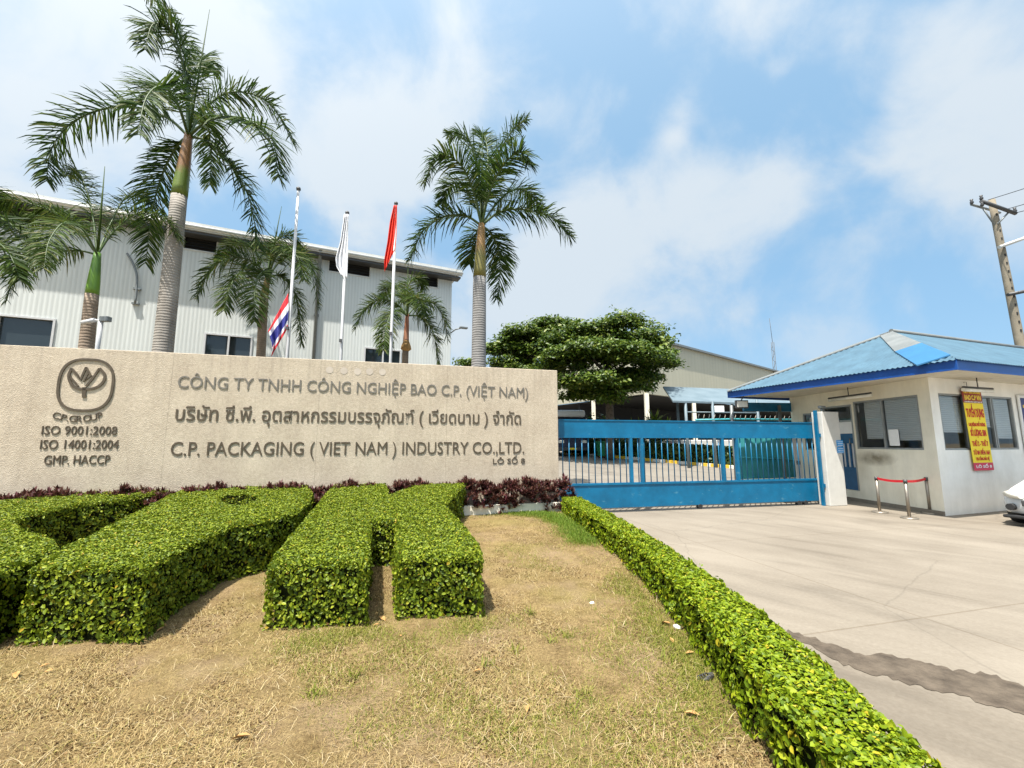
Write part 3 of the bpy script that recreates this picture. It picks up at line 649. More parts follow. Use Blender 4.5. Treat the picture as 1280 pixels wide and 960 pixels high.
# ------------------------------------------------------------------ clipped hedges
def hedge(name, label, polys, holes, ztop, zbase, leaf, dens, size, dark=None, rough=.009, group=None):
    """clipped hedge over a footprint polygon: twiggy core plus a shell of leaves"""
    poly = np.array(polys, float)
    if np.sum(poly[:, 0] * np.roll(poly[:, 1], -1) - np.roll(poly[:, 0], -1) * poly[:, 1]) < 0: poly = poly[::-1]
    lo, hi = poly.min(0), poly.max(0)
    area = .5 * abs(np.sum(poly[:, 0] * np.roll(poly[:, 1], -1) - np.roll(poly[:, 0], -1) * poly[:, 1]))
    # distance-weighted density: finer look nearer the lens is not needed, leaves have real size
    box = (hi - lo).prod(); n = int(dens * area * box / area)
    P2 = rng.uniform(lo, hi, (n, 2)); P2 = P2[inside(poly, P2)]
    ed = edge_dist(poly, P2)
    z = ztop(P2[:, 1]) - .05 * np.exp(-ed / .035) - np.abs(rng.normal(0, .016, len(P2))) + rough * (np.sin(P2[:, 0] * 9 + 2) * np.sin(P2[:, 1] * 7.0)) + .012 * np.sin(P2[:, 0] * 23) * np.sin(P2[:, 1] * 19 + 1)
    for h in holes:
        hi_ = inside(h, P2); z[hi_] -= .24 * np.clip(edge_dist(np.array(h), P2[hi_]) / .16, 0, 1) ** .7 + rng.uniform(0, .06, hi_.sum())
    stray = rng.random(len(P2)) < .006
    z[stray] += rng.uniform(.01, .05, stray.sum())
    Ps = [np.column_stack([P2, z])]; Ns = [np.tile([0, 0, 1.0], (len(P2), 1))]
    for pg, sgn in [(poly, 1.0)]:
        m = len(pg)
        if sgn is None:
            ccw = np.sum(pg[:, 0] * np.roll(pg[:, 1], -1) - np.roll(pg[:, 0], -1) * pg[:, 1]) > 0
            sgn = -1.0 if ccw else 1.0
        for i in range(m):
            a, b = pg[i], pg[(i + 1) % m]; ln = np.linalg.norm(b - a)
            if ln < 1e-4: continue
            nn = np.array([(b - a)[1], -(b - a)[0]]) / ln * sgn
            hmid = float(ztop(a[1]) - zbase(a[1]))
            k = int(dens * .37 * ln * hmid)
            t = rng.uniform(0, 1, k)[:, None]; q = a + t * (b - a)
            zz = zbase(q[:, 1]) + rng.uniform(.01, 1, k) ** .95 * (ztop(q[:, 1]) - zbase(q[:, 1]))
            wob = .02 * np.sin(zz * 11 + t[:, 0] * ln * 6) + .014 * np.sin(t[:, 0] * ln * 17 + zz * 23)
            rnd = .05 * np.exp(-(ztop(q[:, 1]) - zz) / .05)
            gap = np.sin(zz * 17 + q[:, 0] * 13 + 1) * np.sin(q[:, 1] * 15 - q[:, 0] * 9 + zz * 8) + .5 * np.sin(q[:, 0] * 31 + zz * 27) * np.sin(q[:, 1] * 29)
            keep = (gap < .78) | (rng.random(k) < .25); q, zz, wob, rnd, t = q[keep], zz[keep], wob[keep], rnd[keep], t[keep]; k = len(q)
            q = q + nn * (wob - rnd - np.abs(rng.normal(0, .030, k)))[:, None]
            st = rng.random(k) < .02; q[st] += nn * rng.uniform(.01, .045, (st.sum(), 1))
            Ps.append(np.column_stack([q, zz])); Ns.append(np.tile([nn[0], nn[1], .10], (k, 1)))
    P = np.concatenate(Ps); Nn = np.concatenate(Ns)
    sz = np.where(Nn[:, 2] > .9, size, size * 1.42)
    V, F = leaves(P, Nn, sz, .45, .62)
    mi = [0] * len(F)
    o = rawmesh(name, V, F, [leaf, M['twig']], mi)
    # the core of twigs, drawn in from the leaf shell
    bm = bmesh.new()
    ins = []
    m = len(poly)
    for i in range(m):
        p0, p1, p2 = poly[i - 1], poly[i], poly[(i + 1) % m]
        e1 = unit(p1 - p0); e2 = unit(p2 - p1)
        n1 = np.array([-e1[1], e1[0]]); n2 = np.array([-e2[1], e2[0]])
        bis = unit(n1 + n2); k = .085 / max(.5, float(bis @ n1)); ins.append(p1 + bis * k)
    vb = [bm.verts.new((p[0], p[1], float(zbase(p[1])) - .02)) for p in ins]; vt = [bm.verts.new((p[0], p[1], float(ztop(p[1])) - .065)) for p in ins]
    for i in range(m): bm.faces.new((vb[i], vb[(i + 1) % m], vt[(i + 1) % m], vt[i]))
    from mathutils.geometry import tessellate_polygon
    loops = [[Vector((p[0], p[1], 0)) for p in ins]] + [[Vector((p[0], p[1], 0)) for p in h] for h in holes]; allv = list(vt)
    for h in holes:
        top_ = [bm.verts.new((p[0], p[1], float(ztop(p[1])) - .10)) for p in h]; c_ = np.mean(np.array(h), 0)
        low_ = [bm.verts.new((c_[0] + (p[0] - c_[0]) * .75, c_[1] + (p[1] - c_[1]) * .75, float(ztop(p[1])) - .46)) for p in h]; nh = len(h)
        for i in range(nh): bm.faces.new((top_[i], top_[(i + 1) % nh], low_[(i + 1) % nh], low_[i]))
        bm.faces.new(low_); allv += top_
    for tri in tessellate_polygon(loops): bm.faces.new([allv[i] for i in tri])
    bmesh.ops.triangulate(bm, faces=bm.faces[:])
    for f in bm.faces: f.material_index = 1
    bm.from_mesh(o.data)
    bm.to_mesh(o.data); bm.free()
    return tag(o, label, 'hedge', group)
LZ = lambda Y: lawn_z(Y) + .015
LT = lambda Y: lawn_z(Y) + .615 + .012 * (np.asarray(Y) - 4.4)
LT2 = lambda Y: LT(Y) + .065 - .05 * smooth(5, 9, Y)
def onlet(pts, f=LT): return [on_surface(x, y, f)[:2] for x, y in pts]
K = onlet([(419, 603), (484, 604), (486, 617), (524, 604.5), (583, 603.5), (556, 629), (583, 655), (600, 678), (604, 694), (497, 697), (495, 656), (492, 650), (465, 650), (461, 702), (334, 705), (345, 686)])
hedge('topiary_hedge', 'clipped dark green hedge shaped as a letter K on the dry lawn', K, [], LT, LZ, M['leaf'], 7800, .027, group='letter hedges on the lawn')
Pp = onlet([(186, 707), (243, 675), (289, 657), (340, 648), (372, 638), (388, 624), (391, 612), (383, 605), (330, 602), (285, 602), (255, 605), (230, 610), (209, 618), (131, 657), (75, 682), (35, 708)], LT2)
Hh = onlet([(273, 623), (284, 618), (305, 617), (324, 621), (318, 627), (300, 631), (283, 629)], LT2)
hedge('topiary_hedge', 'clipped dark green hedge shaped as a letter P with a hollow bowl', Pp, [Hh], LT2, LZ, M['leaf'], 7800, .027, group='letter hedges on the lawn')
Cc = onlet([(212, 612.5), (197, 610), (98, 615), (-10, 626), (-110, 642), (-190, 668), (-210, 705), (-120, 735), (0, 712), (24, 703), (58, 692), (75, 679), (66, 670), (26, 657), (20, 650), (33, 643), (98, 629), (160, 622)], LT2)
hedge('topiary_hedge', 'clipped dark green hedge shaped as a letter C cut by the left edge', Cc, [], LT2, LZ, M['leaf'], 6600, .027, group='letter hedges on the lawn')
HZ = lambda Y: .6 * lawn_z(Y)
HT = lambda Y: .45 + .6 * lawn_z(Y)
RH = [(float(HL[k]) + .0, float(hyy[k])) for k in range(0, 36, 3)] + [(float(HL[35]), float(hyy[35]))] + [(float(HR[k]), float(hyy[k])) for k in range(35, -1, -3)]
hedge('border_hedge', 'long low lime green hedge dividing the lawn from the driveway', RH, [], HT, HZ, M['leaf_lime'], 6400, .031)

# ------------------------------------------------------------------ dry and green grass
def blades(P, h, w, lean, name, m, label=None):
    n = len(P); az = rng.uniform(0, 2 * math.pi, n); ln = np.clip(rng.normal(lean, .35, n), .05, 1.5)
    d = np.stack([np.cos(az) * np.sin(ln), np.sin(az) * np.sin(ln), np.cos(ln)], 1)
    s = np.stack([-np.sin(az), np.cos(az), np.zeros(n)], 1)
    L_ = (h * rng.uniform(.5, 1.4, n))[:, None]; w_ = (w * rng.uniform(.7, 1.3, n))[:, None]
    mid = P + d * L_ * .55; tip = P + d * L_ + np.stack([d[:, 0], d[:, 1], -np.ones(n) * .35], 1) * L_ * .22
    tip[:, 2] = np.maximum(tip[:, 2], P[:, 2] + .001)
    V = np.stack([P - s * w_ / 2, P + s * w_ / 2, mid + s * w_ * .4, mid - s * w_ * .4, tip + s * w_ * .1, tip - s * w_ * .1], 1).reshape(-1, 3)
    k = np.arange(n)[:, None] * 6
    F = np.concatenate([k + np.array([[0, 1, 2, 3]]), k + np.array([[3, 2, 4, 5]])], 0)
    o = rawmesh(name, V, F, m); tag(o, label, 'grass', kind='stuff'); return o
def lawn_pts(n, y0=1.3, y1=9.8, power=1.0):
    y = y0 + (y1 - y0) * rng.random(n) ** power
    xr = hedge_x(y); xl = np.maximum(-1.25 * y - .6, -11)
    x = xl + (xr - .1 - xl) * rng.random(n)
    return np.column_stack([x, y])
def clump(P, seed, sc, thr):
    r = np.random.default_rng(seed); v = np.zeros(len(P))
    for k in range(9):
        a = r.uniform(0, 6.28); f = sc * r.uniform(.6, 1.7); v += np.sin((P[:, 0] * math.cos(a) + P[:, 1] * math.sin(a)) * f + r.uniform(0, 6.28))
    return v / 3 > thr
def off_hedges(P):
    ok = np.ones(len(P), bool)
    for pg in (K, Pp, Cc): ok &= ~inside(np.array(pg), P)
    return ok
def lz(P): return np.column_stack([P, lawn_z(P[:, 1]) + .018])
P = lawn_pts(420000, power=2.2); P = P[off_hedges(P)]; P = P[clump(P, 3, 2.2, -.45) | (rng.random(len(P)) < .35)]
blades(lz(P), .038, .0034, 1.2, 'dry_grass', M['straw'], 'short straw coloured dry grass over the lawn')
P = lawn_pts(60000, power=1.5); P = P[off_hedges(P)]; P = P[clump(P, 31, 3.1, -.35)]
V, F = leaves(lz(P) + np.array([0, 0, .004]), np.tile([0, 0, 1.0], (len(P), 1)), .0135, .7, .75, .9)
tag(rawmesh('soil_crumbs', V, F, M['crumb']), 'dark crumbs of soil and dead leaf bits littering the lawn', 'crumbs', kind='stuff')
P = lawn_pts(16000, power=2.2); P = P[off_hedges(P)]
blades(lz(P), .085, .0036, 1.42, 'fallen_straw', M['straw_pale'], 'long loose pale straws strewn over the lawn')
P = lawn_pts(150000, power=1.6); P = P[off_hedges(P)]; P = P[clump(P, 11, 1.5, .15) & clump(P, 21, 4.5, -.1)]
# greener bands: before the K, along the right hedge, before the planter
def band(n, pts, s):
    q = np.array([on_surface(x, y, lawn_z)[:2] for x, y in pts]); k = rng.integers(0, len(q) - 1, n); t = rng.random(n)[:, None]
    return q[k] + t * (q[k + 1] - q[k]) + rng.normal(0, s, (n, 2))
extra = np.concatenate([band(6500, [(370, 812), (430, 795), (520, 800), (600, 785)], .15), band(9000, [(915, 875), (840, 800), (770, 720)], .13),
                        band(26000, [(590, 641), (640, 643), (685, 646), (712, 662), (730, 682)], .17), band(1500, [(640, 930), (720, 880), (760, 820)], .3),
                        band(1600, [(900, 920), (860, 830)], .12)])
P = np.concatenate([P, extra]); P = P[off_hedges(P) & (P[:, 0] < hedge_x(P[:, 1]) - .12)]
blades(lz(P), .040, .0042, .95, 'green_grass', M['grass'], 'sparse green grass tufts on the dry lawn')
q = band(30000, [(588, 640), (640, 642), (688, 645), (715, 660), (735, 680)], .14); q = q[off_hedges(q) & (q[:, 0] < hedge_x(q[:, 1]) - .1)]
blades(lz(q), .065, .006, .8, 'green_grass', M['grass_fresh'], 'bright green grass strip at the foot of the planter')
# weed tufts
for i, (x, y) in enumerate([(708, 800), (688, 808), (730, 875), (715, 895), (645, 818), (440, 850), (390, 875), (610, 835), (665, 770), (835, 830)]):
    p = on_surface(x, y, lawn_z); n = 26
    q = np.column_stack([p[0] + rng.normal(0, .03, n), p[1] + rng.normal(0, .03, n), np.full(n, p[2] + .015)])
    o = blades(q, .075, .008, .7, 'weed', M['grass'])
    del o['kind']; tag(o, 'small green weed tuft sprouting on the dry lawn', 'weed', 'weed tufts on the lawn')
# ------------------------------------------------------------------ sign wall
sw = thing('sign_wall', 'long beige pebble-dash company sign wall with raised metal lettering', 'sign wall', tuple(WEND), WANG)
WTOP = UV(696, 463, WEND, WU)[1]
mb = MB(); mb.bbox(-13.5, 0, 0, .28, 0, WTOP, .012)
wallobj = mb.build('wall', M['pebble'], sw)
def sgn(x, y): return UV(x, y, WEND, WU)
CAPH = None
def line(body, x0, x1, yb0, yb1, h, m, bold, depth=.012, label=None):
    a0, z0 = sgn(x0, yb0); a1, z1 = sgn(x1, yb1)
    o = text(body, h / 1.38 / .66, sw, m, 'lettering', depth, bold, width=a1 - a0, loc=(a0, 0, (z0 + z1) / 2), standoff=.002)
    if label: o['label'] = label
    return o
def hpx(x, yt, yb): return sgn(x, yt)[1] - sgn(x, yb)[1]
line('CÔNG TY TNHH CÔNG NGHIỆP BAO C.P. (VIỆT NAM)', 222, 660, 483.5, 498, hpx(300, 474, 488) * 1.38, M['letter_light'], .0, label='top line of steel lettering')
line('บริษัท ซี.พี. อุตสาหกรรมบรรจุภัณฑ์ ( เวียดนาม ) จำกัด', 219, 651, 525, 530.5, hpx(230, 512, 526) * 1.62, M['letter'], .003, label='middle line of Thai lettering')
line('C.P. PACKAGING ( VIET NAM ) INDUSTRY CO.,LTD.', 213, 655, 569, 567, hpx(300, 553, 569) * 1.38, M['letter'], .0, label='bottom line of bronze lettering')
line('LÔ SỐ 8', 616, 656, 579.5, 579, hpx(636, 573, 579) * 1.38, M['letter_bronze'], .0, .012)
line('ISO 9001:2008', 52, 146, 543, 543.5, hpx(100, 533, 543) * 1.42, M['letter_bronze'], .0, .012)
line('ISO 14001:2004', 50, 148, 561, 561, hpx(100, 550.5, 561) * 1.42, M['letter_bronze'], .0, .012)
line('GMP. HACCP', 55, 137, 580, 580.5, hpx(100, 570.5, 581) * 1.42, M['letter_bronze'], .0, .012)
# C.P. GROUP on a curve
s0 = [sgn(x, y) for x, y in [(67, 519), (76, 521.5), (82, 523.5), (92, 525.5), (97, 526), (107, 525.5), (117, 524.5), (127, 522.5), (137, 519.5)]]
tops = [('C', -.42), ('.', -.30), ('P', -.2), ('.', -.15), ('G', -.05), ('R', .05), ('O', .15), ('U', .25), ('P', .35)]
xs = np.linspace(0, 1, 9)
a_l, a_r = sgn(65, 520)[0], sgn(138, 520)[0]
zc = sgn(102, 524)[1]
mesh_parts = []
vv = []; ff = []
adv = [0, .125, .155, .26, .295, .42, .54, .67, .80]
hh = hpx(100, 512, 522) * 1.15
for (ch, _), u in zip(tops, adv):
    tilt = (u - .42) * .75
    zz = zc - .05 + (u - .42) ** 2 * .42
    o = text(ch, hh, None, M['letter_bronze'], 'lettering', .012, .0, loc=(0, 0, 0), rot=tilt)
    me = o.data; k = len(vv)
    vv += [(v.co.x + a_l + u * (a_r - a_l) , v.co.y - .003, v.co.z + zz) for v in me.vertices]; ff += [[k + i for i in p.vertices] for p in me.polygons]
    bpy.data.objects.remove(o); bpy.data.meshes.remove(me)
me = bpy.data.meshes.new('lettering'); me.from_pydata(vv, [], ff); me.materials.append(M['letter_bronze']); me.update()
link('lettering', me, sw)
# emblem: rounded ring and lotus
emb = MB()
cx, cz = sgn(108, 481); aw = (sgn(142, 481)[0] - sgn(74, 481)[0]) / 2; ah = hpx(108, 449, 513) / 2
ring = []
for k in range(49):
    q = 2 * math.pi * k / 48; c, s = math.cos(q), math.sin(q); e = 2 / 2.7
    ring.append((cx + aw * abs(c) ** e * (1 if c >= 0 else -1), -.03, cz + ah * abs(s) ** e * (1 if s >= 0 else -1)))
def ribbon(mb, pts, w, d0=-.020, d1=-.002):
    """flat metal band of width w along a path on the wall plane"""
    P = [np.array([p[0], p[2]]) for p in pts]; n = len(P); lo, hi = [], []
    for i in range(n):
        t = unit(P[min(i + 1, n - 1)] - P[max(i - 1, 0)]); nn = np.array([-t[1], t[0]]) * w / 2
        lo.append(P[i] - nn); hi.append(P[i] + nn)
    vs = [(p[0], d, p[1]) for d in (d0, d1) for row in (lo, hi) for p in row]
    fs = []
    for i in range(n - 1):
        fs += [(i, i + 1, n + i + 1, n + i), (2 * n + i, 3 * n + i, 3 * n + i + 1, 2 * n + i + 1), (i, 2 * n + i, 2 * n + i + 1, i + 1), (n + i, n + i + 1, 3 * n + i + 1, 3 * n + i)]
    fs += [(0, n, 3 * n, 2 * n), (n - 1, 3 * n - 1, 4 * n - 1, 2 * n - 1)]
    mb.add(vs, fs)
ribbon(emb, ring, .042)
def ep(x, y): a, z = sgn(x, y); return (a, -.03, z)
zoom = lambda X, Y: ep(40 + X * .177, 430 + Y * .177)
def rib(pts, w, n=16): ribbon(emb, [tuple(p) for p in catmull([zoom(*q) for q in pts], n)], w)
rib([(285, 170), (262, 225), (285, 290), (340, 318), (410, 318), (470, 300), (510, 260), (515, 215), (480, 172)], .042, 30)   # bowl
ribbon(emb, [zoom(285, 175), zoom(320, 215), zoom(345, 255), zoom(385, 165)], .036)
ribbon(emb, [zoom(385, 165), zoom(420, 225), zoom(370, 265), zoom(400, 200)], .032)
ribbon(emb, [zoom(480, 172), zoom(430, 245), zoom(385, 300)], .034)
ribbon(emb, [zoom(270, 230), zoom(330, 300)], .03)
ribbon(emb, [zoom(372, 305), zoom(370, 378)], .06)
emb.build('emblem', M['letter'], sw)
mb = MB()
for x, y in [(412, 462.5), (430, 463.5), (447, 464.5), (462, 464.5), (478, 465)]:
    a, z = sgn(x, y)
    vs = [(a, -.004, z)] + [(a + .075 * math.cos(2 * math.pi * k / 20), -.004, z + .075 * math.sin(2 * math.pi * k / 20)) for k in range(20)]
    mb.add(vs, [(0, 1 + k, 1 + (k + 1) % 20) for k in range(20)])
mb.build('mortar_patch', M['mark'], sw, fix=False)
# ------------------------------------------------------------------ planter and red cordylines before the wall
pl = thing('planter', 'low white rendered planter running along the foot of the sign wall', 'planter', tuple(WEND), WANG)
mb = MB(); mb.bbox(-13.3, .12, -.62, -.50, -.05, .42, .012); mb.build('front_kerb', M['cream_wall'], pl)
mb = MB(); mb.box(-13.3, .12, -.50, -.005, -.05, .36); mb.build('soil', M['mud'], pl)
def tuft_leaves(base, n, ln, wd, up=1.0):
    """strap leaves fanning from each base point"""
    B = np.repeat(base, n, 0); k = len(B); az = rng.uniform(0, 2 * math.pi, k); el = rng.uniform(.15, 1.35, k)
    d = np.stack([np.cos(az) * np.cos(el), np.sin(az) * np.cos(el), np.sin(el) * up], 1)
    s = np.stack([-np.sin(az), np.cos(az), np.zeros(k)], 1); l = (ln * rng.uniform(.6, 1.15, k))[:, None]; w = (wd * rng.uniform(.7, 1.2, k))[:, None]
    m_ = B + d * l * .55; t_ = B + d * l + np.array([0, 0, -1]) * l * .22 * np.cos(el)[:, None]
    V = np.stack([B - s * w * .25, B + s * w * .25, m_ + s * w * .5, t_, m_ - s * w * .5, B], 1).reshape(-1, 3)
    q = np.arange(k)[:, None] * 6
    F = np.concatenate([q + np.array([[0, 1, 2, 4]]), q + np.array([[4, 2, 3, 3]])], 0)
    Fq = np.concatenate([q + np.array([[0, 1, 2]]), q + np.array([[0, 2, 4]]), q + np.array([[4, 2, 3]])], 0)
    return V, Fq
n = 2600
a = rng.uniform(-13.2, .12, n); bq = rng.uniform(-.70, -.08, n)
hgt = .66 + rng.uniform(0, .20, n) + .05 * np.sin(a * 5) + .03 * (a > -.25) + .03 * np.sin(a * 13)
hgt -= np.where(bq < -.45, rng.uniform(.05, .42, n), 0)
B = np.array([WEND + WU * x + np.array([-WU[1], WU[0], 0]) * y for x, y in zip(a, bq)]); B[:, 2] = hgt - .05 * rng.random(n)
V, F = tuft_leaves(B, 16, .145, .032)
tag(rawmesh('cordyline_bed', V, F, M['redleaf']), 'row of dark red strap-leaved shrubs filling the planter under the sign', 'shrubs')

# ------------------------------------------------------------------ palms
def palm(label, base, shaft0, top, r0, r1, fronds, Lf, mt, ms, ml, spear=None, bulge=0.0, group='royal palms', sheath=False, nleaf=116):
    """base, shaft0, top: world points of foot, crownshaft start and crown; fronds: px control points with depth offsets"""
    base = np.array(base, float); o = thing('royal_palm', label, 'palm tree', tuple(base), 0, group)
    loc = lambda p: np.asarray(p) - base
    mb = MB(); k = 22; pts = []; rs = []
    ctr = catmull([base, (base + shaft0) / 2 + (np.array(shaft0) - base) * 0, shaft0], k)
    for i in range(k):
        t = i / (k - 1); pts.append(loc(ctr[i])); rs.append(r0 + (r1 - r0) * t + bulge * math.sin(math.pi * min(1, t * 1.1)) + (.05 * math.exp(-t * 25)))
    mb.tube(pts, rs, 18); mb.build('trunk', mt, o)
    mb = MB(); sp = catmull([shaft0, (np.array(shaft0) + top) / 2, top], 8)
    mb.tube([loc(p) for p in sp], [r1 * (1.02 - .5 * (i / 7) ** 1.3) for i in range(8)], 14); mb.build('crownshaft', ms, o)
    if sheath:
        mb = MB(); mb.tube([loc(np.array(shaft0) + np.array([.02, -.02, z])) for z in (-.12, -.02, .1, .3)], [.05, r1 * 1.7, r1 * 1.5, r1 * .8], 10); mb.build('dry_sheath', M['dryleaf'], o)
    for fr in fronds:
        ctrl = [np.array(top) + np.array([0, 0, -.05])] + [AT(x, y, top[1] + dy) for x, y, dy in fr]
        n = 30; C = catmull(ctrl, n); T = unit(np.gradient(C, axis=0))
        mb = MB(); mb.tube([loc(p) for p in C], [.045 * Lf / .8 * (1 - .85 * i / (n - 1)) for i in range(n)], 5); mb.m = 0
        v = np.array(mb.v); fq = [f for f in mb.f if len(f) == 4]
        total = float(np.sum(np.linalg.norm(np.diff(C, axis=0), axis=1)))
        nl = int(nleaf * max(.6, min(1.25, total / (Lf * 3.4))))
        tt = np.repeat(np.linspace(.17, .995, nl), 2) + rng.normal(0, .004, nl * 2); tt = np.clip(tt, .15, 1)
        f = tt * (n - 1); i0 = np.clip(f.astype(int), 0, n - 2); w = (f - i0)[:, None]
        p = C[i0] * (1 - w) + C[i0 + 1] * w; t = unit(T[i0] * (1 - w) + T[i0 + 1] * w)
        side = unit(np.cross(t, np.tile([0, 0, 1.0], (len(t), 1))) + 1e-4); up = np.cross(side, t)
        sg = np.tile([1.0, -1.0], nl)[:, None]
        plume = rng.normal(.16, .48, len(t))[:, None]
        d = unit(side * sg * rng.uniform(.75, 1.1, (len(t), 1)) + t * (.42 + .65 * tt[:, None] ** 2) + up * plume)
        prof = np.interp(tt, [.15, .3, .55, .8, 1.0], [.45, .9, 1.0, .8, .38])
        ll = (1.05 * Lf * prof * rng.uniform(.82, 1.1, len(t)))[:, None]; ww = .036 * Lf / .8 * rng.uniform(.8, 1.2, (len(t), 1))
        g = np.array([0, 0, -1.0]); sag = rng.uniform(.10, .70, (len(t), 1))
        q1 = p + d * ll * .4 + g * ll * .08 * sag; q2 = p + d * ll * .72 + g * ll * .30 * sag; q3 = p + d * ll * .92 + g * ll * .62 * sag
        wv = unit(np.cross(d, up) * .8 + rng.normal(0, .35, d.shape))
        V2 = np.stack([p - wv * ww * .4, p + wv * ww * .4, q1 + wv * ww * .55, q1 - wv * ww * .55, q2 + wv * ww * .42, q2 - wv * ww * .42, q3 + wv * ww * .06, q3 - wv * ww * .06], 1).reshape(-1, 3) - base
        kk = np.arange(len(t))[:, None] * 8 + len(v)
        F2 = np.concatenate([kk + np.array([[0, 1, 2, 3]]), kk + np.array([[3, 2, 4, 5]]), kk + np.array([[5, 4, 6, 7]])], 0)
        mi = [1] * len(fq) + [0] * len(F2)
        rawmesh('frond', np.concatenate([v, V2]), np.concatenate([np.array(fq), F2]), [ml, M['rachis']], mi, o)
    if spear:
        a, b = np.array(top), AT(spear[0], spear[1], top[1])
        mb = MB(); mb.tube([loc(a), loc(a * .5 + b * .5), loc(b)], [.035, .022, .006], 6); mb.build('spear_leaf', ml, o)
    return o
def foot(px, py, Y, px2, py2):
    """ground point under a trunk that shows at two pixels, both at depth Y"""
    a, b = AT(px, py, Y), AT(px2, py2, Y); t = a[2] / (a[2] - b[2]); p = a + (b - a) * t
    lim = .5
    return np.array([a[0] + np.clip(p[0] - a[0], -lim, lim), Y, 0.0])
Y = 11.2
palm('tallest royal palm, grey ringed trunk and orange-brown crownshaft, behind the sign wall', foot(203, 437, Y, 222, 250), AT(224, 245, Y), AT(236, 168, Y), .27, .19,
     [[(231, 95, 0), (216, 42, -.3), (192, 30, -.7), (181, 62, -1.0)], [(234, 90, .3), (224, 40, .5), (203, 8, .6), (176, -12, .7)],
      [(205, 145, -.2), (150, 133, -.5), (95, 150, -.7), (65, 185, -.8), (58, 226, -.9)], [(222, 130, -.9), (203, 108, -1.6), (183, 122, -2.3), (172, 168, -2.7)],
      [(256, 136, .3), (290, 115, .6), (335, 128, .9), (368, 180, 1.0)], [(262, 150, -.3), (298, 147, -.7), (338, 170, -1.0), (348, 222, -1.1)],
      [(262, 178, .1), (290, 208, .2), (312, 250, .3), (324, 312, .3)], [(222, 182, .2), (204, 215, .4), (190, 265, .5), (182, 330, .6)],
      [(246, 150, 1.2), (258, 150, 2.2), (264, 190, 2.9), (262, 232, 3.1)], [(240, 120, .7), (247, 85, 1.2), (256, 70, 1.8), (264, 88, 2.3)]],
     .80, M['trunk'], M['shaft_orange'], M['palmleaf'], spear=(262, 12))
Y = 10.3
palm('short royal palm with a bright green crownshaft, left of the tallest palm', foot(108, 432, Y, 114, 375), AT(115, 368, Y), AT(122, 316, Y), .19, .135,
     [[(95, 285, -.3), (60, 262, -.7), (10, 250, -1.0), (-30, 262, -1.2)], [(95, 313, -.1), (60, 318, -.2), (25, 338, -.3), (6, 378, -.4)],
      [(116, 270, .2), (107, 235, .4), (97, 214, .6), (84, 220, .8)], [(142, 290, .1), (170, 268, .3), (205, 272, .5), (225, 300, .6)],
      [(105, 290, -.9), (82, 278, -1.7), (62, 300, -2.2), (55, 335, -2.5)],
      [(138, 280, .7), (155, 250, 1.2), (178, 245, 1.6), (195, 262, 1.8)], [(102, 285, .8), (75, 262, 1.5), (48, 268, 2.0), (30, 288, 2.2)]],
     .50, M['trunk_brown'], M['shaft_green'], M['palmleaf_fresh'], spear=(131, 208))
Y = 14.0
palm('royal palm with a brown trunk between the tallest palm and the empty flagpole', foot(326, 443, Y, 328, 405), AT(330, 372, Y), AT(335, 345, Y), .16, .13,
     [[(318, 328, -.3), (290, 322, -.6), (262, 338, -.9), (246, 372, -1.0)], [(318, 336, -.8), (302, 338, -1.5), (288, 358, -1.9), (280, 388, -2.1)],
      [(338, 318, .1), (348, 298, .3), (366, 296, .5), (378, 318, .7)], [(352, 325, .2), (375, 318, .4), (392, 338, .5), (398, 384, .6)],
      [(350, 345, .3), (366, 362, .4), (374, 392, .5), (376, 430, .5)], [(330, 340, -.9), (322, 348, -1.7), (318, 372, -2.1), (318, 402, -2.2)],
      [(326, 322, .6), (310, 306, 1.2), (288, 308, 1.7), (274, 325, 2.0)], [(345, 320, -.5), (358, 308, -1.1), (372, 322, -1.5), (380, 350, -1.7)]],
     .66, M['trunk_brown'], M['shaft_olive'], M['palmleaf_fresh'], spear=(352, 258), sheath=False)
Y = 15.0
palm('smallest palm with a reddish crownshaft and dry sheath, right of the red flag pole', foot(507, 455, Y, 508, 430), AT(507, 436, Y), AT(509, 393, Y), .13, .11,
     [[(496, 380, -.2), (478, 374, -.4), (458, 384, -.6), (444, 411, -.7)], [(498, 388, -.6), (488, 394, -1.1), (482, 414, -1.4), (480, 438, -1.5)],
      [(508, 372, .1), (512, 352, .3), (522, 348, .5), (530, 362, .7)], [(520, 383, .2), (536, 376, .4), (552, 392, .5), (560, 424, .6)],
      [(522, 395, .4), (536, 405, .6), (544, 426, .7), (548, 456, .7)], [(502, 372, .5), (496, 358, 1.0), (486, 358, 1.4), (478, 372, 1.6)], [(512, 378, -.6), (518, 370, -1.2), (526, 378, -1.6), (530, 396, -1.8)]],
     .60, M['trunk_brown'], M['shaft_red'], M['palmleaf_fresh'], sheath=True, spear=(510, 335))
Y = 12.8
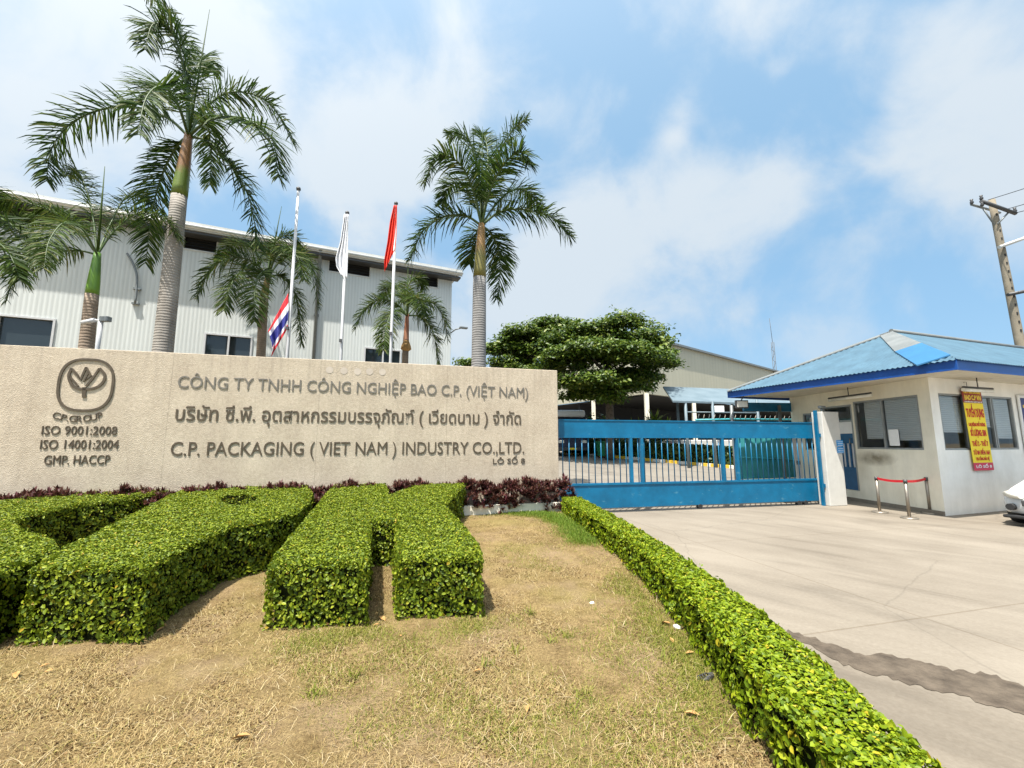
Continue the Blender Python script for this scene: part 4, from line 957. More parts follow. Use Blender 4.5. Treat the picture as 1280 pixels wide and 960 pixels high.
palm('tall royal palm with smooth pale grey trunk behind the right end of the sign', foot(598, 458, Y, 599, 350), AT(599.5, 347, Y), AT(602, 280, Y), .25, .20,
     [[(592, 240, -.4), (575, 205, -.8), (548, 195, -1.1), (531, 228, -1.3)], [(600, 240, .1), (595, 200, .2), (582, 172, .4), (560, 168, .6)],
      [(610, 235, .2), (622, 195, .4), (640, 165, .5), (658, 148, .6)], [(612, 240, -.5), (628, 208, -1.0), (648, 190, -1.3), (662, 205, -1.5)],
      [(625, 265, -.1), (655, 262, -.2), (690, 272, -.3), (714, 296, -.4)], [(582, 270, -.1), (555, 271, -.2), (528, 290, -.3), (512, 326, -.4)],
      [(612, 290, .6), (622, 308, 1.0), (625, 335, 1.2), (621, 374, 1.3)], [(606, 240, .5), (610, 200, 1.0), (606, 172, 1.5), (596, 165, 2.0)],
      [(594, 255, .8), (578, 230, 1.6), (562, 232, 2.2), (552, 255, 2.5)], [(618, 258, .7), (640, 238, 1.4), (660, 240, 1.9), (676, 262, 2.2)],
      [(596, 290, .9), (590, 310, 1.3), (587, 330, 1.5)]],
     .78, M['trunk_smooth'], M['shaft_olive'], M['palmleaf'], spear=(603, 158))
Y = 10.0
palm('royal palm at the left edge with only a drooping frond in view', foot(-62, 432, Y, -60, 380), AT(-58, 350, Y), AT(-55, 290, Y), .20, .16,
     [[(-25, 270, -.1), (5, 275, -.2), (32, 298, -.3), (52, 330, -.4)], [(-30, 295, -.5), (-8, 300, -.9), (12, 318, -1.1), (25, 350, -1.2)], [(-75, 262, 0), (-110, 255, 0), (-140, 300, 0)],
      [(-60, 240, .3), (-75, 200, .5), (-95, 190, .8)], [(-45, 250, .6), (-25, 235, 1.2), (0, 250, 1.6), (12, 280, 1.9)]],
     .66, M['trunk_brown'], M['shaft_green'], M['palmleaf'])

# ------------------------------------------------------------------ flagpoles and flags
def flagpole(label, px0, py0, px1, py1, Y):
    base = foot(px0, py0, Y, px1, py1); t = AT(px1, py1, Y); o = thing('flagpole', label, 'flagpole', tuple(base), 0, 'flagpoles behind the sign wall')
    mb = MB(); v = t - base; mb.tube([(0, 0, 0), tuple(v * .5), tuple(v)], [.046, .04, .033], 12); mb.build('pole', M['pole_white'], o)
    mb = MB(); mb.ball(tuple(v + np.array([0, 0, .04])), .06, 8); mb.build('finial', M['darkmetal'], o)
    mb = MB(); q = v * .55; mb.box(q[0] - .03, q[0] + .03, q[1] - .10, q[1] - .05, q[2] - .04, q[2] + .04); mb.build('cleat', M['darkmetal'], o)
    mb = MB(); mb.tube([tuple(v * .3 + np.array([.06, -.06, 0])), tuple(v * .97 + np.array([.06, -.06, 0]))], .006, 4); mb.build('halyard', M['galv'], o)
    return o
flagpole('tallest white flagpole, with the Thai flag lowered on it', 359, 446, 373, 238, 10.6)
flagpole('white flagpole carrying the limp white flag', 426, 449, 434, 268, 11.4)
flagpole('white flagpole carrying the red flag', 488, 453, 495, 256, 12.0)
def cloth(name, label, rows, Y, mats, pick, n=28, m=26, amp=.09, folds=3.0):
    """limp cloth: rows of (left px, right px, y px) sampled downwards; pick(u,v)->material"""
    rows = np.array(rows, float); t = np.linspace(0, 1, len(rows)); V = []; F = []; mi = []
    for j in range(n):
        v = j / (n - 1); l, r, yl, yr = [np.interp(v, t, rows[:, k]) for k in range(4)]
        for i in range(m):
            u = i / (m - 1); x = l + (r - l) * u; y = yl + (yr - yl) * u
            V.append(AT(x, y, Y - .03 - amp * (.6 - .4 * u) * math.sin(u * folds * 2 * math.pi + v * 2.5) * (1 - .75 * u ** 3)))
    for j in range(n - 1):
        for i in range(m - 1):
            F.append((j * m + i, j * m + i + 1, (j + 1) * m + i + 1, (j + 1) * m + i)); mi.append(pick((i + .5) / (m - 1), (j + .5) / (n - 1)))
    o = rawmesh(name, V, F, mats, mi, smooth=True); so_ = o.modifiers.new('thick', 'SOLIDIFY'); so_.thickness = .004
    return tag(o, label, 'flag', 'limp flags on the poles')
z2 = lambda X, Y: (200 + X * .2917, 180 + Y * .2917)
def rowz(l, r): a, b = z2(*l), z2(*r); return (a[0], b[0], a[1], b[1])
# Thai flag: rows run hoist (right) to fly (left, hanging)
cloth('flag', 'limp red, white and blue striped flag lowered on the tallest pole', [rowz((462, 805), (549, 640)), rowz((466, 812), (552, 700)), rowz((478, 850), (550, 740)), rowz((482, 880), (546, 765)), rowz((476, 912), (547, 790))], 10.55,
      [M['thai_red'], M['flag_white'], M['thai_blue']], lambda u, v: [0, 1, 2, 2, 1, 0][min(5, int(v * 6))], amp=.20, folds=2.6, n=37)
cloth('flag', 'limp plain white flag at the top of the middle pole', [rowz((790, 300), (808, 300)), rowz((772, 420), (806, 380)), rowz((752, 490), (806, 470)), rowz((756, 525), (804, 520)), rowz((778, 565), (802, 575))], 11.4, [M['flag_white']], lambda u, v: 0, amp=.12)
cloth('flag', 'limp plain red flag at the top of the right pole', [rowz((1002, 262), (1016, 262)), rowz((986, 330), (1016, 330)), rowz((974, 420), (1014, 400)), rowz((960, 500), (1008, 450)), rowz((962, 548), (988, 490))], 12.0, [M['flag_red']], lambda u, v: 0, amp=.10)

# ------------------------------------------------------------------ CCTV mast
b0 = AT(124, 434, 9.9); o = thing('camera_mast', 'grey mast with a white security camera rising above the left of the sign wall', 'security camera', (b0[0], 9.9, 0))
p = lambda x, y: AT(x, y, 9.9) - np.array([b0[0], 9.9, 0])
mb = MB(); mb.tube([(p(121, 470)[0], 0, 0), p(122, 434), p(127, 398)], .045, 10); mb.build('mast', M['pole_white'], o)
q = p(132, 399); mb = MB(); mb.bbox(q[0] - .10, q[0] + .10, -.06, .06, q[2] - .06, q[2] + .06, .01); mb.build('junction_box', M['galv'], o)
q = p(110, 402); mb = MB(); mb.tube([p(103, 403.5), p(119, 400)], [.055, .05], 10); mb.tube([p(119, 400), p(126, 401)], .02, 6); mb.build('camera_housing', M['pole_white'], o)

# ------------------------------------------------------------------ factory hall on the left
FANG = R(25.5); FU = np.array([math.cos(FANG), math.sin(FANG), 0.0]); FP = AT(564, 400, 20.0); FP[2] = 0
fa = thing('factory_hall', 'large pale grey corrugated factory hall behind the palms', 'factory', tuple(FP), FANG)
fuv = lambda x, y: UV(x, y, FP, FU)
_fo = np.array([math.sin(FANG), -math.cos(FANG), 0.0]) * .55
ROOFZ = (UV(0, 236, FP + _fo, FU)[1] + UV(300, 287, FP + _fo, FU)[1]) / 2 - .10
def frect(x0, y0, x1, y1):
    a, b = fuv(x0, y0), fuv(x1, y1); return a[0], b[0]
lows = [(-16.4, -13.80), (-9.55, -8.10), (-3.82, -2.35)]; LZ0, LZ1 = 4.55, 5.79
ups = [(-15.9, -13.2), (-10.52, -9.50), (-5.46, -3.80), (-1.57, -.70)]; UZ0, UZ1 = 9.02, 9.56
holes = [(a, b_, LZ0, LZ1) for a, b_ in lows] + [(a, b_, UZ0, UZ1) for a, b_ in ups]
mb = MB(); wall_cells(mb, -26, 0, 0, ROOFZ - .35, .2, holes); mb.prism([(-.2, .2), (0, .2), (0, 22), (-.2, 22)], 0, ROOFZ - .35)
mb.build('wall', M['clad_grey'], fa)
mb = MB(); mb.box(-26, 0.30, -.50, 22.5, ROOFZ - .06, ROOFZ + .04); mb.box(-26, .34, -.55, -.501, ROOFZ - .20, ROOFZ + .10)
mb.build('roof', M['trim_white'], fa)
mb = MB(); mb.tube([(-26, -.62, ROOFZ - .08), (.34, -.62, ROOFZ - .08)], .06, 8); mb.build('gutter', M['trim_white'], fa)
mb = MB(); mb.box(-25.8, .28, -.49, -.002, ROOFZ - .30, ROOFZ - .22); mb.build('soffit', M['darkmetal'], fa)
for a, b_ in ups:
    mb = MB(); t = .05
    for x0, x1, z0, z1 in [(a - t, b_ + t, UZ1, UZ1 + t), (a - t, b_ + t, UZ0 - t, UZ0), (a - t, a, UZ0, UZ1), (b_, b_ + t, UZ0, UZ1)]: mb.box(x0, x1, -.03, .05, z0, z1)
    f = mb.build('louvre_frame', M['trim_white'], fa)
    mb = MB(); mb.box(a, b_, .12, .16, UZ0, UZ1)
    for k in range(5):
        z = UZ0 + (k + .5) * (UZ1 - UZ0) / 5; mb.add([(a, .02, z - .04), (b_, .02, z - .04), (b_, .10, z + .04), (a, .10, z + .04)], [(0, 1, 2, 3)])
    mb.build('louvre', M['dark'], f)
for a, b_ in lows:
    mb = MB(); t = .06
    for x0, x1, z0, z1 in [(a - t, b_ + t, LZ1, LZ1 + t), (a - t, b_ + t, LZ0 - t, LZ0), (a - t, a, LZ0, LZ1), (b_, b_ + t, LZ0, LZ1), ((a + b_) / 2 - .03, (a + b_) / 2 + .03, LZ0, LZ1)]: mb.box(x0, x1, -.04, .06, z0, z1)
    f = mb.build('window', M['pole_white'], fa)
    mb = MB(); mb.box(a, b_, .08, .10, LZ0, LZ1); mb.build('pane', M['glass_dark'], f)
dx, _ = fuv(395, 400)
mb = MB(); mb.tube([(dx, -.12, 0), (dx, -.12, 9.2), (dx, -.3, 9.45), (dx, -.58, 9.7)], .07, 10)
for z in (3, 5, 7, 9): mb.box(dx - .10, dx + .10, -.14, -.002, z - .04, z + .04)
mb.build('downpipe', M['galv'], fa)
cpts = [fuv(x, y) for x, y in [(160, 318), (167, 330), (172, 345), (172, 362), (170, 380)]]
mb = MB(); mb.tube([(a, -.10, z) for a, z in catmull([(a, z) for a, z in cpts], 14)], .038, 8)
for k in (3, 4): a, z = cpts[k]; mb.box(a - .10, a + .10, -.12, -.002, z - .03, z + .03)
mb.build('conduit', M['galv'], fa)
a, z = fuv(565, 414)
mb = MB(); mb.tube([(-.02, -.05, z - .10), (.10, -.35, z), (.28, -.6, z + .03)], .03, 6); mb.bbox(.2, .58, -.78, -.58, z, z + .08, .02); mb.build('flood_lamp', M['galv'], fa)

# ------------------------------------------------------------------ cream warehouse in the distance
WP = AT(808, 492, 35.0); WH0 = WP[2]; WP[2] = .8
WRU = unit(np.array([.774, .633, 0.0])); WLU = unit(np.array([-.505, .863, 0.0]))
wh = thing('warehouse', 'cream clad warehouse with an open dark ground bay beyond the gate', 'warehouse', tuple(WP))
Ht = UV(830, 429, WP, WRU)[1] - .8; Hb = WH0 - .8
pr = lambda r_, l_: (WRU * r_ + WLU * l_)
def slab(mb, o0, u, l0, l1, z0, z1, t=.2):
    n_ = np.array([-u[1], u[0], 0.0])
    if np.dot(n_, pr(1, 1)) < 0: n_ = -n_
    a, b_ = o0 + u * l0, o0 + u * l1
    mb.prism([a[:2], b_[:2], (b_ + n_ * t)[:2], (a + n_ * t)[:2]], z0, z1)
Z = np.zeros(3)
mb = MB(); slab(mb, Z, WRU, 0, 48, Hb, Ht); slab(mb, Z, WLU, .21, 34, Hb, Ht)
mb.build('cladding', M['clad_cream'], wh)
mb = MB(); mb.prism([pr(-.3, -.3)[:2], pr(48, -.3)[:2], pr(48, 34)[:2], pr(-.3, 34)[:2]], Ht, Ht + .18); mb.build('roof', M['galv'], wh)
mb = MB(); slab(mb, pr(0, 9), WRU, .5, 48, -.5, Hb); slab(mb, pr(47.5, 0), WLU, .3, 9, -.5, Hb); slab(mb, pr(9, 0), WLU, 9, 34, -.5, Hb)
mb.prism([pr(.3, .3)[:2], pr(48, .3)[:2], pr(48, 34)[:2], pr(.3, 34)[:2]], Hb - .12, Hb - .02); mb.build('bay_shade_lining', M['dark'], wh)  # near-black walls and ceiling: the deep bay's shade put into their colour
for r_, l_ in [(0, .0), (0, 6.5), (0, 13), (0, 19.5), (7.5, 0)]:
    q = pr(r_ + .05, l_ + .05); mb = MB(); mb.bbox(q[0] - .16, q[0] + .16, q[1] - .16, q[1] + .16, -.3, Hb - .004, .02); mb.build('column', M['cream_wall'], wh)
q = [AT(x, y, 52.0) for x, y in [(970, 480), (967, 398)]]
mast = thing('antenna_mast', 'thin lattice antenna mast above the warehouse roof', 'antenna', (q[0][0], 52.0, .8))
mb = MB()
hm = q[1][2] - .8
for k in range(3):
    a_ = k * 2.094; mb.tube([(.28 * math.cos(a_), .28 * math.sin(a_), 0), (.16 * math.cos(a_), .16 * math.sin(a_), hm - 3)], .035, 4)
for k in range(26):
    z = 2 + k * (hm - 5.5) / 26; r_ = .28 - .12 * z / hm; a_ = (k % 3) * 2.094; b_ = a_ + 2.094
    mb.tube([(r_ * math.cos(a_), r_ * math.sin(a_), z), (r_ * math.cos(b_), r_ * math.sin(b_), z + .45)], .02, 4)
mb.build('lattice', M['darkmetal'], mast)
mb = MB(); mb.tube([(0, 0, hm - 3.2), (-.15, 0, hm)], .03, 4); mb.build('whip', M['darkmetal'], mast)

# ------------------------------------------------------------------ big tree behind the gate
def tree(label, base, lobes, limbs, nleaf, size, leaf, r0, seed):
    base = np.array(base, float); o = thing('tree', label, 'tree', tuple(base)); r = np.random.default_rng(seed)
    mb = MB()
    for pts, ra, rb in limbs:
        C = catmull([np.array(p) for p in pts], 10); C[1:-1] += r.normal(0, .06, (8, 3)); mb.tube([tuple(p) for p in C], list(np.linspace(ra, rb, 10)), 8)
    mb.build('trunk', M['bark'], o)
    Ps, Ns = [], []
    tot = sum(rx * ry + rx * rz for *_, rx, ry, rz in lobes)
    for (x, y, z, rx, ry, rz) in lobes:
        nc = max(6, int(46 * (rx * ry + rx * rz) / 4)); d = unit(r.normal(0, 1, (nc, 3))); d[:, 2] = np.where(d[:, 2] < -.25, -d[:, 2] * .6, d[:, 2])
        cen = np.array([x, y, z]) + d * np.array([rx, ry, rz]) * r.uniform(.55, 1.06, (nc, 1))
        k = int(nleaf * (rx * ry + rx * rz) / tot / nc) + 1
        for c_ in cen:
            s = r.choice([.22, .32, .42, .50]); p_ = c_ + np.clip(r.normal(0, 1, (k, 3)), -1.7, 1.7) * np.array([s, s, s * .38]); Ps.append(p_); Ns.append(np.tile([0, 0, 1.0], (k, 1)) + unit(p_ - np.array([x, y, z])) * .5)
    V, F = leaves(np.concatenate(Ps), np.concatenate(Ns), size, .5, .55, .2, r)
    rawmesh('crown', V, F, leaf, None, o)
    return o
T0 = AT(762, 545, 28.0); T0[2] = float(yard_z(28))
c = lambda x, y, dy=0: AT(x, y, 28.0 + dy) - T0
sc = 28.0 / 540
def lobe(x, y, rx, rz, dy=0, ry=None): q = c(x, y, dy); return (q[0], q[1], q[2], rx * sc, (ry or rx) * sc, rz * sc)
lob = [lobe(772, 406, 30, 12), lobe(735, 418, 34, 14, 1), lobe(808, 428, 28, 20, -1), lobe(818, 442, 24, 18, 1), lobe(790, 450, 44, 16, -2), lobe(745, 445, 46, 18, -2), lobe(825, 457, 20, 12),
       lobe(702, 428, 30, 16, 1), lobe(705, 460, 30, 16, -1), lobe(745, 478, 34, 12, -2.5), lobe(785, 472, 34, 12, 2), lobe(760, 435, 55, 22, 2), lobe(715, 482, 18, 9, -2), lobe(740, 488, 26, 9, -1), lobe(782, 486, 28, 11, -1), lobe(725, 496, 20, 10, 0), lobe(758, 498, 20, 9, -1.5), lobe(800, 474, 26, 10, 0), lobe(708, 447, 26, 14, -2)]
tree('broad dark green tree with layered branches standing beyond the gate', T0, lob,
     [([(0, 0, 0), tuple(c(762, 500)), tuple(c(760, 460)), tuple(c(765, 420))], .32, .08), ([tuple(c(762, 495)), tuple(c(785, 475)), tuple(c(815, 452))], .16, .04), ([tuple(c(762, 490)), tuple(c(735, 470)), tuple(c(700, 445))], .16, .04),
      ([tuple(c(762, 480)), tuple(c(745, 450, -2)), tuple(c(730, 430, -2))], .13, .04), ([tuple(c(762, 470)), tuple(c(785, 450, 2)), tuple(c(795, 425, 2))], .13, .03)], 52000, .24, M['treeleaf'], .3, 5)
T1 = AT(655, 545, 31.0); T1[2] = .75
c1 = lambda x, y, dy=0: AT(x, y, 31.0 + dy) - T1
def lobe1(x, y, rx, rz, dy=0): q = c1(x, y, dy); s_ = 31.0 / 540; return (q[0], q[1], q[2], rx * s_, rx * s_, rz * s_)
tree('lighter green tree partly hidden by the right end of the sign wall', T1,
     [lobe1(660, 425, 34, 18), lobe1(630, 440, 24, 15), lobe1(690, 412, 30, 14), lobe1(680, 445, 34, 18), lobe1(640, 460, 26, 14), lobe1(590, 455, 12, 6), lobe1(668, 470, 34, 14)],
     [([(0, 0, 0), tuple(c1(657, 500)), tuple(c1(660, 430))], .28, .06), ([tuple(c1(657, 490)), tuple(c1(635, 460)), tuple(c1(622, 440))], .13, .03), ([tuple(c1(657, 480)), tuple(c1(680, 450)), tuple(c1(695, 420))], .13, .03)],
     30000, .24, M['treeleaf'], .3, 9)

# ------------------------------------------------------------------ yard things behind the gate
def yp(x, y): return on_surface(x, y, yard_z)
# kerb, hedge, wall, shrub
ka, kb, kc = yp(745, 570.5), yp(860, 581), yp(905, 585)
pts = catmull([yp(690, 567.5), ka, kb, kc, yp(960, 590)], 33)
kb_o = thing('painted_kerb', 'yellow and white striped kerb along the yard hedge', 'kerb', tuple(pts[0]))
for nm, par, mm in (('yellow_block', 0, M['kerb_yellow']), ('white_block', 1, M['kerb_white'])):
    for i in range(32):
        if i % 2 != par: continue
        p0, p1 = pts[i] - pts[0], pts[i + 1] - pts[0]; t = unit(p1 - p0); nn = np.array([-t[1], t[0], 0]) * .25
        mb = MB(); e0, e1 = p0 + t * .01, p1 - t * .01
        mb.prism([e0[:2], e1[:2], (e1 + nn)[:2], (e0 + nn)[:2]], [e0[2] - .1, e1[2] - .1, e1[2] - .1, e0[2] - .1], [e0[2] + .16, e1[2] + .16, e1[2] + .16, e0[2] + .16]); mb.build('kerb_block', mm, kb_o)
off = np.array([.25, .75, 0])
q0 = [p + off * .5 for p in pts[2:]]; q1 = [p + off * 2.0 for p in pts[2:]]
poly = [p[:2] for p in q0] + [p[:2] for p in q1[::-1]]
hedge('yard_hedge', 'dark clipped hedge behind the striped kerb in the yard', poly[::1], [], lambda Y: yard_z(Y) + 1.08, lambda Y: yard_z(Y) + .0, M['bushleaf'], 260, .15)
def bush(name, label, base, rx, rz, n, size, leaf, flowers=0):
    d = unit(rng.normal(0, 1, (n, 3))); d[:, 2] = np.abs(d[:, 2]); P = np.array(base) + d * np.array([rx, rx, rz]) * rng.uniform(.35, 1.05, (n, 1))
    o = thing(name, label, 'bush', tuple(base)); V, F = leaves(P - np.array(base), d, size, .6, .5); rawmesh('foliage', V, F, leaf, None, o)
    mb = MB()
    for k in range(5): a_ = k * 1.256; mb.tube([(0, 0, 0), (rx * .4 * math.cos(a_), rx * .4 * math.sin(a_), rz * .7)], [.04, .015], 5)
    mb.build('stem', M['bark'], o)
    if flowers:
        k = flowers; d = unit(rng.normal(0, 1, (k, 3))); d[:, 2] = np.abs(d[:, 2]); V, F = leaves(d * np.array([rx, rx, rz]) * 1.03, d, .16, .5, .9); tag(rawmesh('blossom', V, F, M['flower'], None, o), kind='stuff')
    return o
b_ = yp(820, 575); bush('flower_bush', 'bushy shrub with pink flowers behind the gate bars', b_ + np.array([.3, 1.6, 0]), 1.6, 2.0, 900, .2, M['bushleaf'], 40)
b_ = AT(815, 540, 30.5); b_[2] = .75
V, F = tuft_leaves(np.array([[0, 0, .6], [.3, .1, 1.0], [-.3, 0, 1.2], [0, .2, 1.8], [.5, 0, 1.7], [-.6, .1, 1.6], [.2, 0, 2.2], [-1.2, .1, 1.5], [1.1, .2, 1.6]]), 34, 1.3, .16)
o = thing('yucca', 'pale green spiky shrub showing above the gate before the dark bay', 'shrub', tuple(b_)); rawmesh('foliage', V, F, M['treeleaf'], None, o)
mb = MB(); mb.tube([(0, 0, 0), (0, 0, 1.8)], [.1, .05], 6); mb.build('stem', M['bark'], o)
b_ = AT(748, 560, 33.0); b_[2] = .8; bush('understory_bush', 'large dark bush in the shade below the broad tree', b_, 2.6, 3.2, 1500, .26, M['bushleaf'])
b_ = yp(737, 569); bush('round_bush', 'dark bush beside the green bin in the yard', b_ + np.array([3.0, 2.0, 0]), 1.5, 1.9, 700, .22, M['bushleaf'])
b0, b1 = yp(855, 578) + np.array([1.2, 4.2, 0]), yp(855, 578) + np.array([9.5, 5.4, 0])
o = thing('parked_trailer', 'long low white trailer parked behind the yard hedge', 'trailer', tuple(b0), math.atan2(b1[1] - b0[1], b1[0] - b0[0]))
mb = MB(); mb.bbox(0, 8.2, 0, 2.2, .62, 1.36, .05); mb.build('box_body', M['white_paint'], o)
mb = MB(); mb.box(.2, 8, .3, 1.9, .45, .618); mb.build('chassis', M['darkmetal'], o)
for x in (1.2, 6.2, 7.2):
    for y in (.15, 1.8): w_ = MB(); w_.tube([(x, y, .30), (x, y + .25, .30)], .30, 16); w_.build('wheel', M['black'], o)
# green bin
b_ = yp(756, 572); o = thing('wheelie_bin', 'green plastic wheeled bin standing in the yard', 'bin', tuple(b_))
mb = MB(); mb.prism([(-.42, -.35), (.42, -.35), (.42, .4), (-.42, .4)], .12, 1.0); v = mb.v
for i in range(4, 8): v[i] = (v[i][0] * 1.18, v[i][1] * 1.18, v[i][2])
mb.build('tub', M['green_plastic'], o); mb = MB(); mb.bbox(-.53, .53, -.46, .52, 1.004, 1.10, .03); mb.build('lid', M['green_plastic'], o)
for x in (-.38, .38): w_ = MB(); w_.tube([(x - .04, .36, .12), (x + .04, .36, .12)], .12, 12); w_.build('wheel', M['black'], o)
# van
vb = yp(716, 571) + np.array([0, .0, 0]); o = thing('van', 'dark van with a white roof parked beyond the left end of the gate', 'van', tuple(vb), R(4))
mb = MB(); mb.xprism([(0, .45), (0, 1.25), (.35, 1.95), (.75, 2.75), (5.5, 2.80), (5.6, .45)], -1.15, 1.15); mb.build('body', M['van_dark'], o)
mb = MB(); mb.bbox(-1.13, 1.13, .62, 5.5, 2.81, 3.32, .16); mb.build('roof', M['car_white'], o)
mb = MB(); mb.add([(-1.0, .327, 2.0), (1.0, .327, 2.0), (.95, .685, 2.68), (-.95, .685, 2.68)], [(0, 1, 2, 3)]); mb.v = [(x, y - .04, z) for x, y, z in mb.v]; mb.build('windscreen', M['glass_dark'], o)
for sx in (-1.16, 1.16):
    mb = MB(); mb.box(sx - .03, sx + .03, .55, .62, 1.95, 2.7); mb.build('pillar', M['car_white'], o)
for sx in (-.8, .8): mb = MB(); mb.bbox(sx - .2, sx + .2, -.04, .02, .95, 1.15, .015); mb.build('headlight', M['tube'], o)
mb = MB(); mb.bbox(-1.18, 1.18, -.12, .02, .42, .66, .04); mb.build('bumper', M['darkmetal'], o)
mb = MB(); mb.box(-.26, .26, -.14, -.121, .5, .62); mb.build('number_plate', M['yellow'], o)
for sx in (-1.05, .83):
    for y in (1.0, 4.4): w_ = MB(); w_.tube([(sx, y, .4), (sx + .24, y, .4)], .4, 16); w_.build('wheel', M['black'], o)
for sx in (-1.4, 1.2): mb = MB(); mb.bbox(sx, sx + .2, .3, .36, 1.75, 2.15, .02); mb.build('mirror', M['black'], o)
# canopy
CY = 23.0
cbase = AT(857, 540, CY); cbase[2] = float(yard_z(CY))
o = thing('canopy', 'blue-grey flat canopy roof on slim steel posts behind the gate', 'canopy', tuple(cbase))
cl = AT(841, 503, CY) - cbase; ctop = AT(862, 496.5, CY + 3.0) - cbase
zc_ = cl[2]
mb = MB(); x0 = cl[0]; mb.add([(x0, 0, zc_), (x0 + 7.5, 1.2, zc_ - .1), (x0 + 8.2, 4.6, zc_ + 1.10), (x0 + .7, 3.4, zc_ + 1.20), (x0, 0, zc_ + .1), (x0 + 7.5, 1.2, zc_ + .0), (x0 + 8.2, 4.6, zc_ + 1.20), (x0 + .7, 3.4, zc_ + 1.30)], [(0, 1, 2, 3), (4, 7, 6, 5), (0, 4, 5, 1), (1, 5, 6, 2), (2, 6, 7, 3), (3, 7, 4, 0)])
mb.build('roof', M['canopy_blue'], o)
for (x, y) in [(.75, .2), (2.3, .42), (5.0, .9), (1.4, 3.0), (5.0, 3.6)]:
    mb = MB(); mb.tube([(x0 + x, y, -.1), (x0 + x, y, zc_ - .03 + y * .3)], .08, 8); mb.build('post', M['canopy_blue'], o)
mb = MB(); mb.tube([(x0 + .75, .2, zc_ - .5), (x0 + 5, .9, zc_ - .5)], .04, 6); mb.build('beam', M['canopy_blue'], o)
q = AT(899, 511, CY - .3) - cbase; mb = MB(); mb.box(q[0] - .25, q[0] + .25, q[1] - .02, q[1], q[2] - .16, q[2] + .16); pb = mb.build('notice_plate', M['paper'], o)
# teal inner gate with spikes
IY = 16.0
i0, i1 = AT(918, 560, IY), AT(1003, 560, IY + .9); i0[2] = float(yard_z(IY)); iu = i1 - i0; il = float(np.linalg.norm(iu[:2]))
o = thing('inner_gate', 'teal sheet-metal inner gate leaf topped with a row of spikes', 'gate', tuple(i0), math.atan2(iu[1], iu[0]))
zt = AT(950, 524, IY)[2] - i0[2]
mb = MB(); mb.box(0, il, 0, .04, .35, zt - .35); mb.build('sheet_panel', M['teal'], o)
mb = MB(); mb.tube([(0, .02, .18), (0, .02, zt)], .05, 8); mb.tube([(il, .02, .18), (il, .02, zt)], .05, 8); mb.tube([(-1.6, .02, zt - .05), (0, .02, zt), (il, .02, zt + .03)], .035, 8); mb.tube([(0, .02, .3), (il, .02, .3)], .04, 8); mb.tube([(0, -.03, 1.15), (il, -.03, 1.0)], .03, 8); mb.build('frame', M['teal'], o)
for k in range(20):
    x = -1.5 + k * (il + 1.4) / 20; mb = MB(); mb.tube([(x, .02, zt - .02), (x, -.05, zt + .16)], [.022, .004], 5); mb.build('spike', M['mark'] if k % 2 else M['galv'], o)
for k, x in enumerate((.35, il - .3)): mb = MB(); mb.tube([(x, -.04, .16), (x, .08, .16)], .16, 12); mb.build('wheel', M['black'], o)
for x, x2, nm in [(1006, 992, 'leaning_board')]:
    pa = AT(1001, 590, 14.6); pa[2] = .02; pb = AT(992, 540, 14.9)
    o = thing('leaning_board', 'white narrow board leaning behind the right end of the gate', 'board', tuple(pa)); v = pb - pa
    mb = MB(); mb.prism([(-.09, 0), (.09, 0), (.09, .03), (-.09, .03)], 0, 2.2); mb.v = [(x_ + v[0] * z_ / 2.2, y_ + v[1] * z_ / 2.2, z_) for x_, y_, z_ in mb.v]; mb.build('plank', M['white_paint'], o)
    mb = MB(); mb.box(-.06, .06, -.03, -.001, 1.0, 1.12); mb.v = [(x_ + v[0] * z_ / 2.2, y_ + v[1] * z_ / 2.2, z_) for x_, y_, z_ in mb.v]; mb.build('cleat', M['galv'], o)

# ------------------------------------------------------------------ blue sliding gate
ga = thing('sliding_gate', 'long blue steel sliding gate with solid panels above and below its bars', 'gate', tuple(GP), GANG)
x_end = -.02
gl = -float(np.dot(GP - WEND, GU)) + .12
tz0, tz1, lz0, lz1 = 1.90, 2.30, .11, .675
mb = MB(); mb.box(gl, x_end - .12, -.03, .03, tz0, tz1); mb.build('top_panel', M['gate_blue'], ga)
mb = MB(); mb.box(gl, x_end - .05, -.03, .03, lz0, lz1); mb.build('bottom_panel', M['gate_blue'], ga)
mb = MB()
for z, h in [(tz0 - .035, .04), (lz1 + .001, .05)]: mb.box(gl, x_end - .12, -.05, .05, z, z + h)
mb.box(gl, x_end - .12, -.045, .045, tz1 + .001, tz1 + .03); mb.build('rail', M['gate_blue'], ga)
nb = 46; px_posts = [UV(788.5, 570, GP, GU)[0], UV(802, 570, GP, GU)[0], UV(903, 570, GP, GU)[0], UV(921, 570, GP, GU)[0]]
bar0 = None
for k in range(nb):
    x = gl + .10 + k * (x_end - .3 - gl) / (nb - 1)
    if any(abs(x - p_) < .05 for p_ in px_posts): continue
    if bar0 is None:
        mb = MB(); mb.tube([(0, 0, lz1 + .051), (0, 0, tz0 - .036)], .0135, 8); bar0 = mb.build('bar', M['gate_blue'], ga); bar0.location = (x, 0, 0)
    else:
        o = bar0.copy(); COL.objects.link(o); o.parent = ga; o.location = (x, 0, 0)
for x in px_posts: mb = MB(); mb.box(x - .036, x + .036, -.048, .048, lz1 + .052, tz0 - .037); mb.build('post', M['gate_blue'], ga)
mb = MB(); mb.box(x_end - .118, x_end - .05, -.06, .06, lz1 + .002, tz1 + .0); mb.build('end_post', M['gate_blue'], ga)
for x in (-7.4, -4.2, -1.05, -.82): mb = MB(); mb.tube([(x, -.05, .065), (x, .05, .065)], .062, 14); mb.build('wheel', M['black'], ga)
mb = MB(); mb.box(-1.5, -.65, -.045, .045, .075, .108); mb.build('wheel_carriage', M['black'], ga)
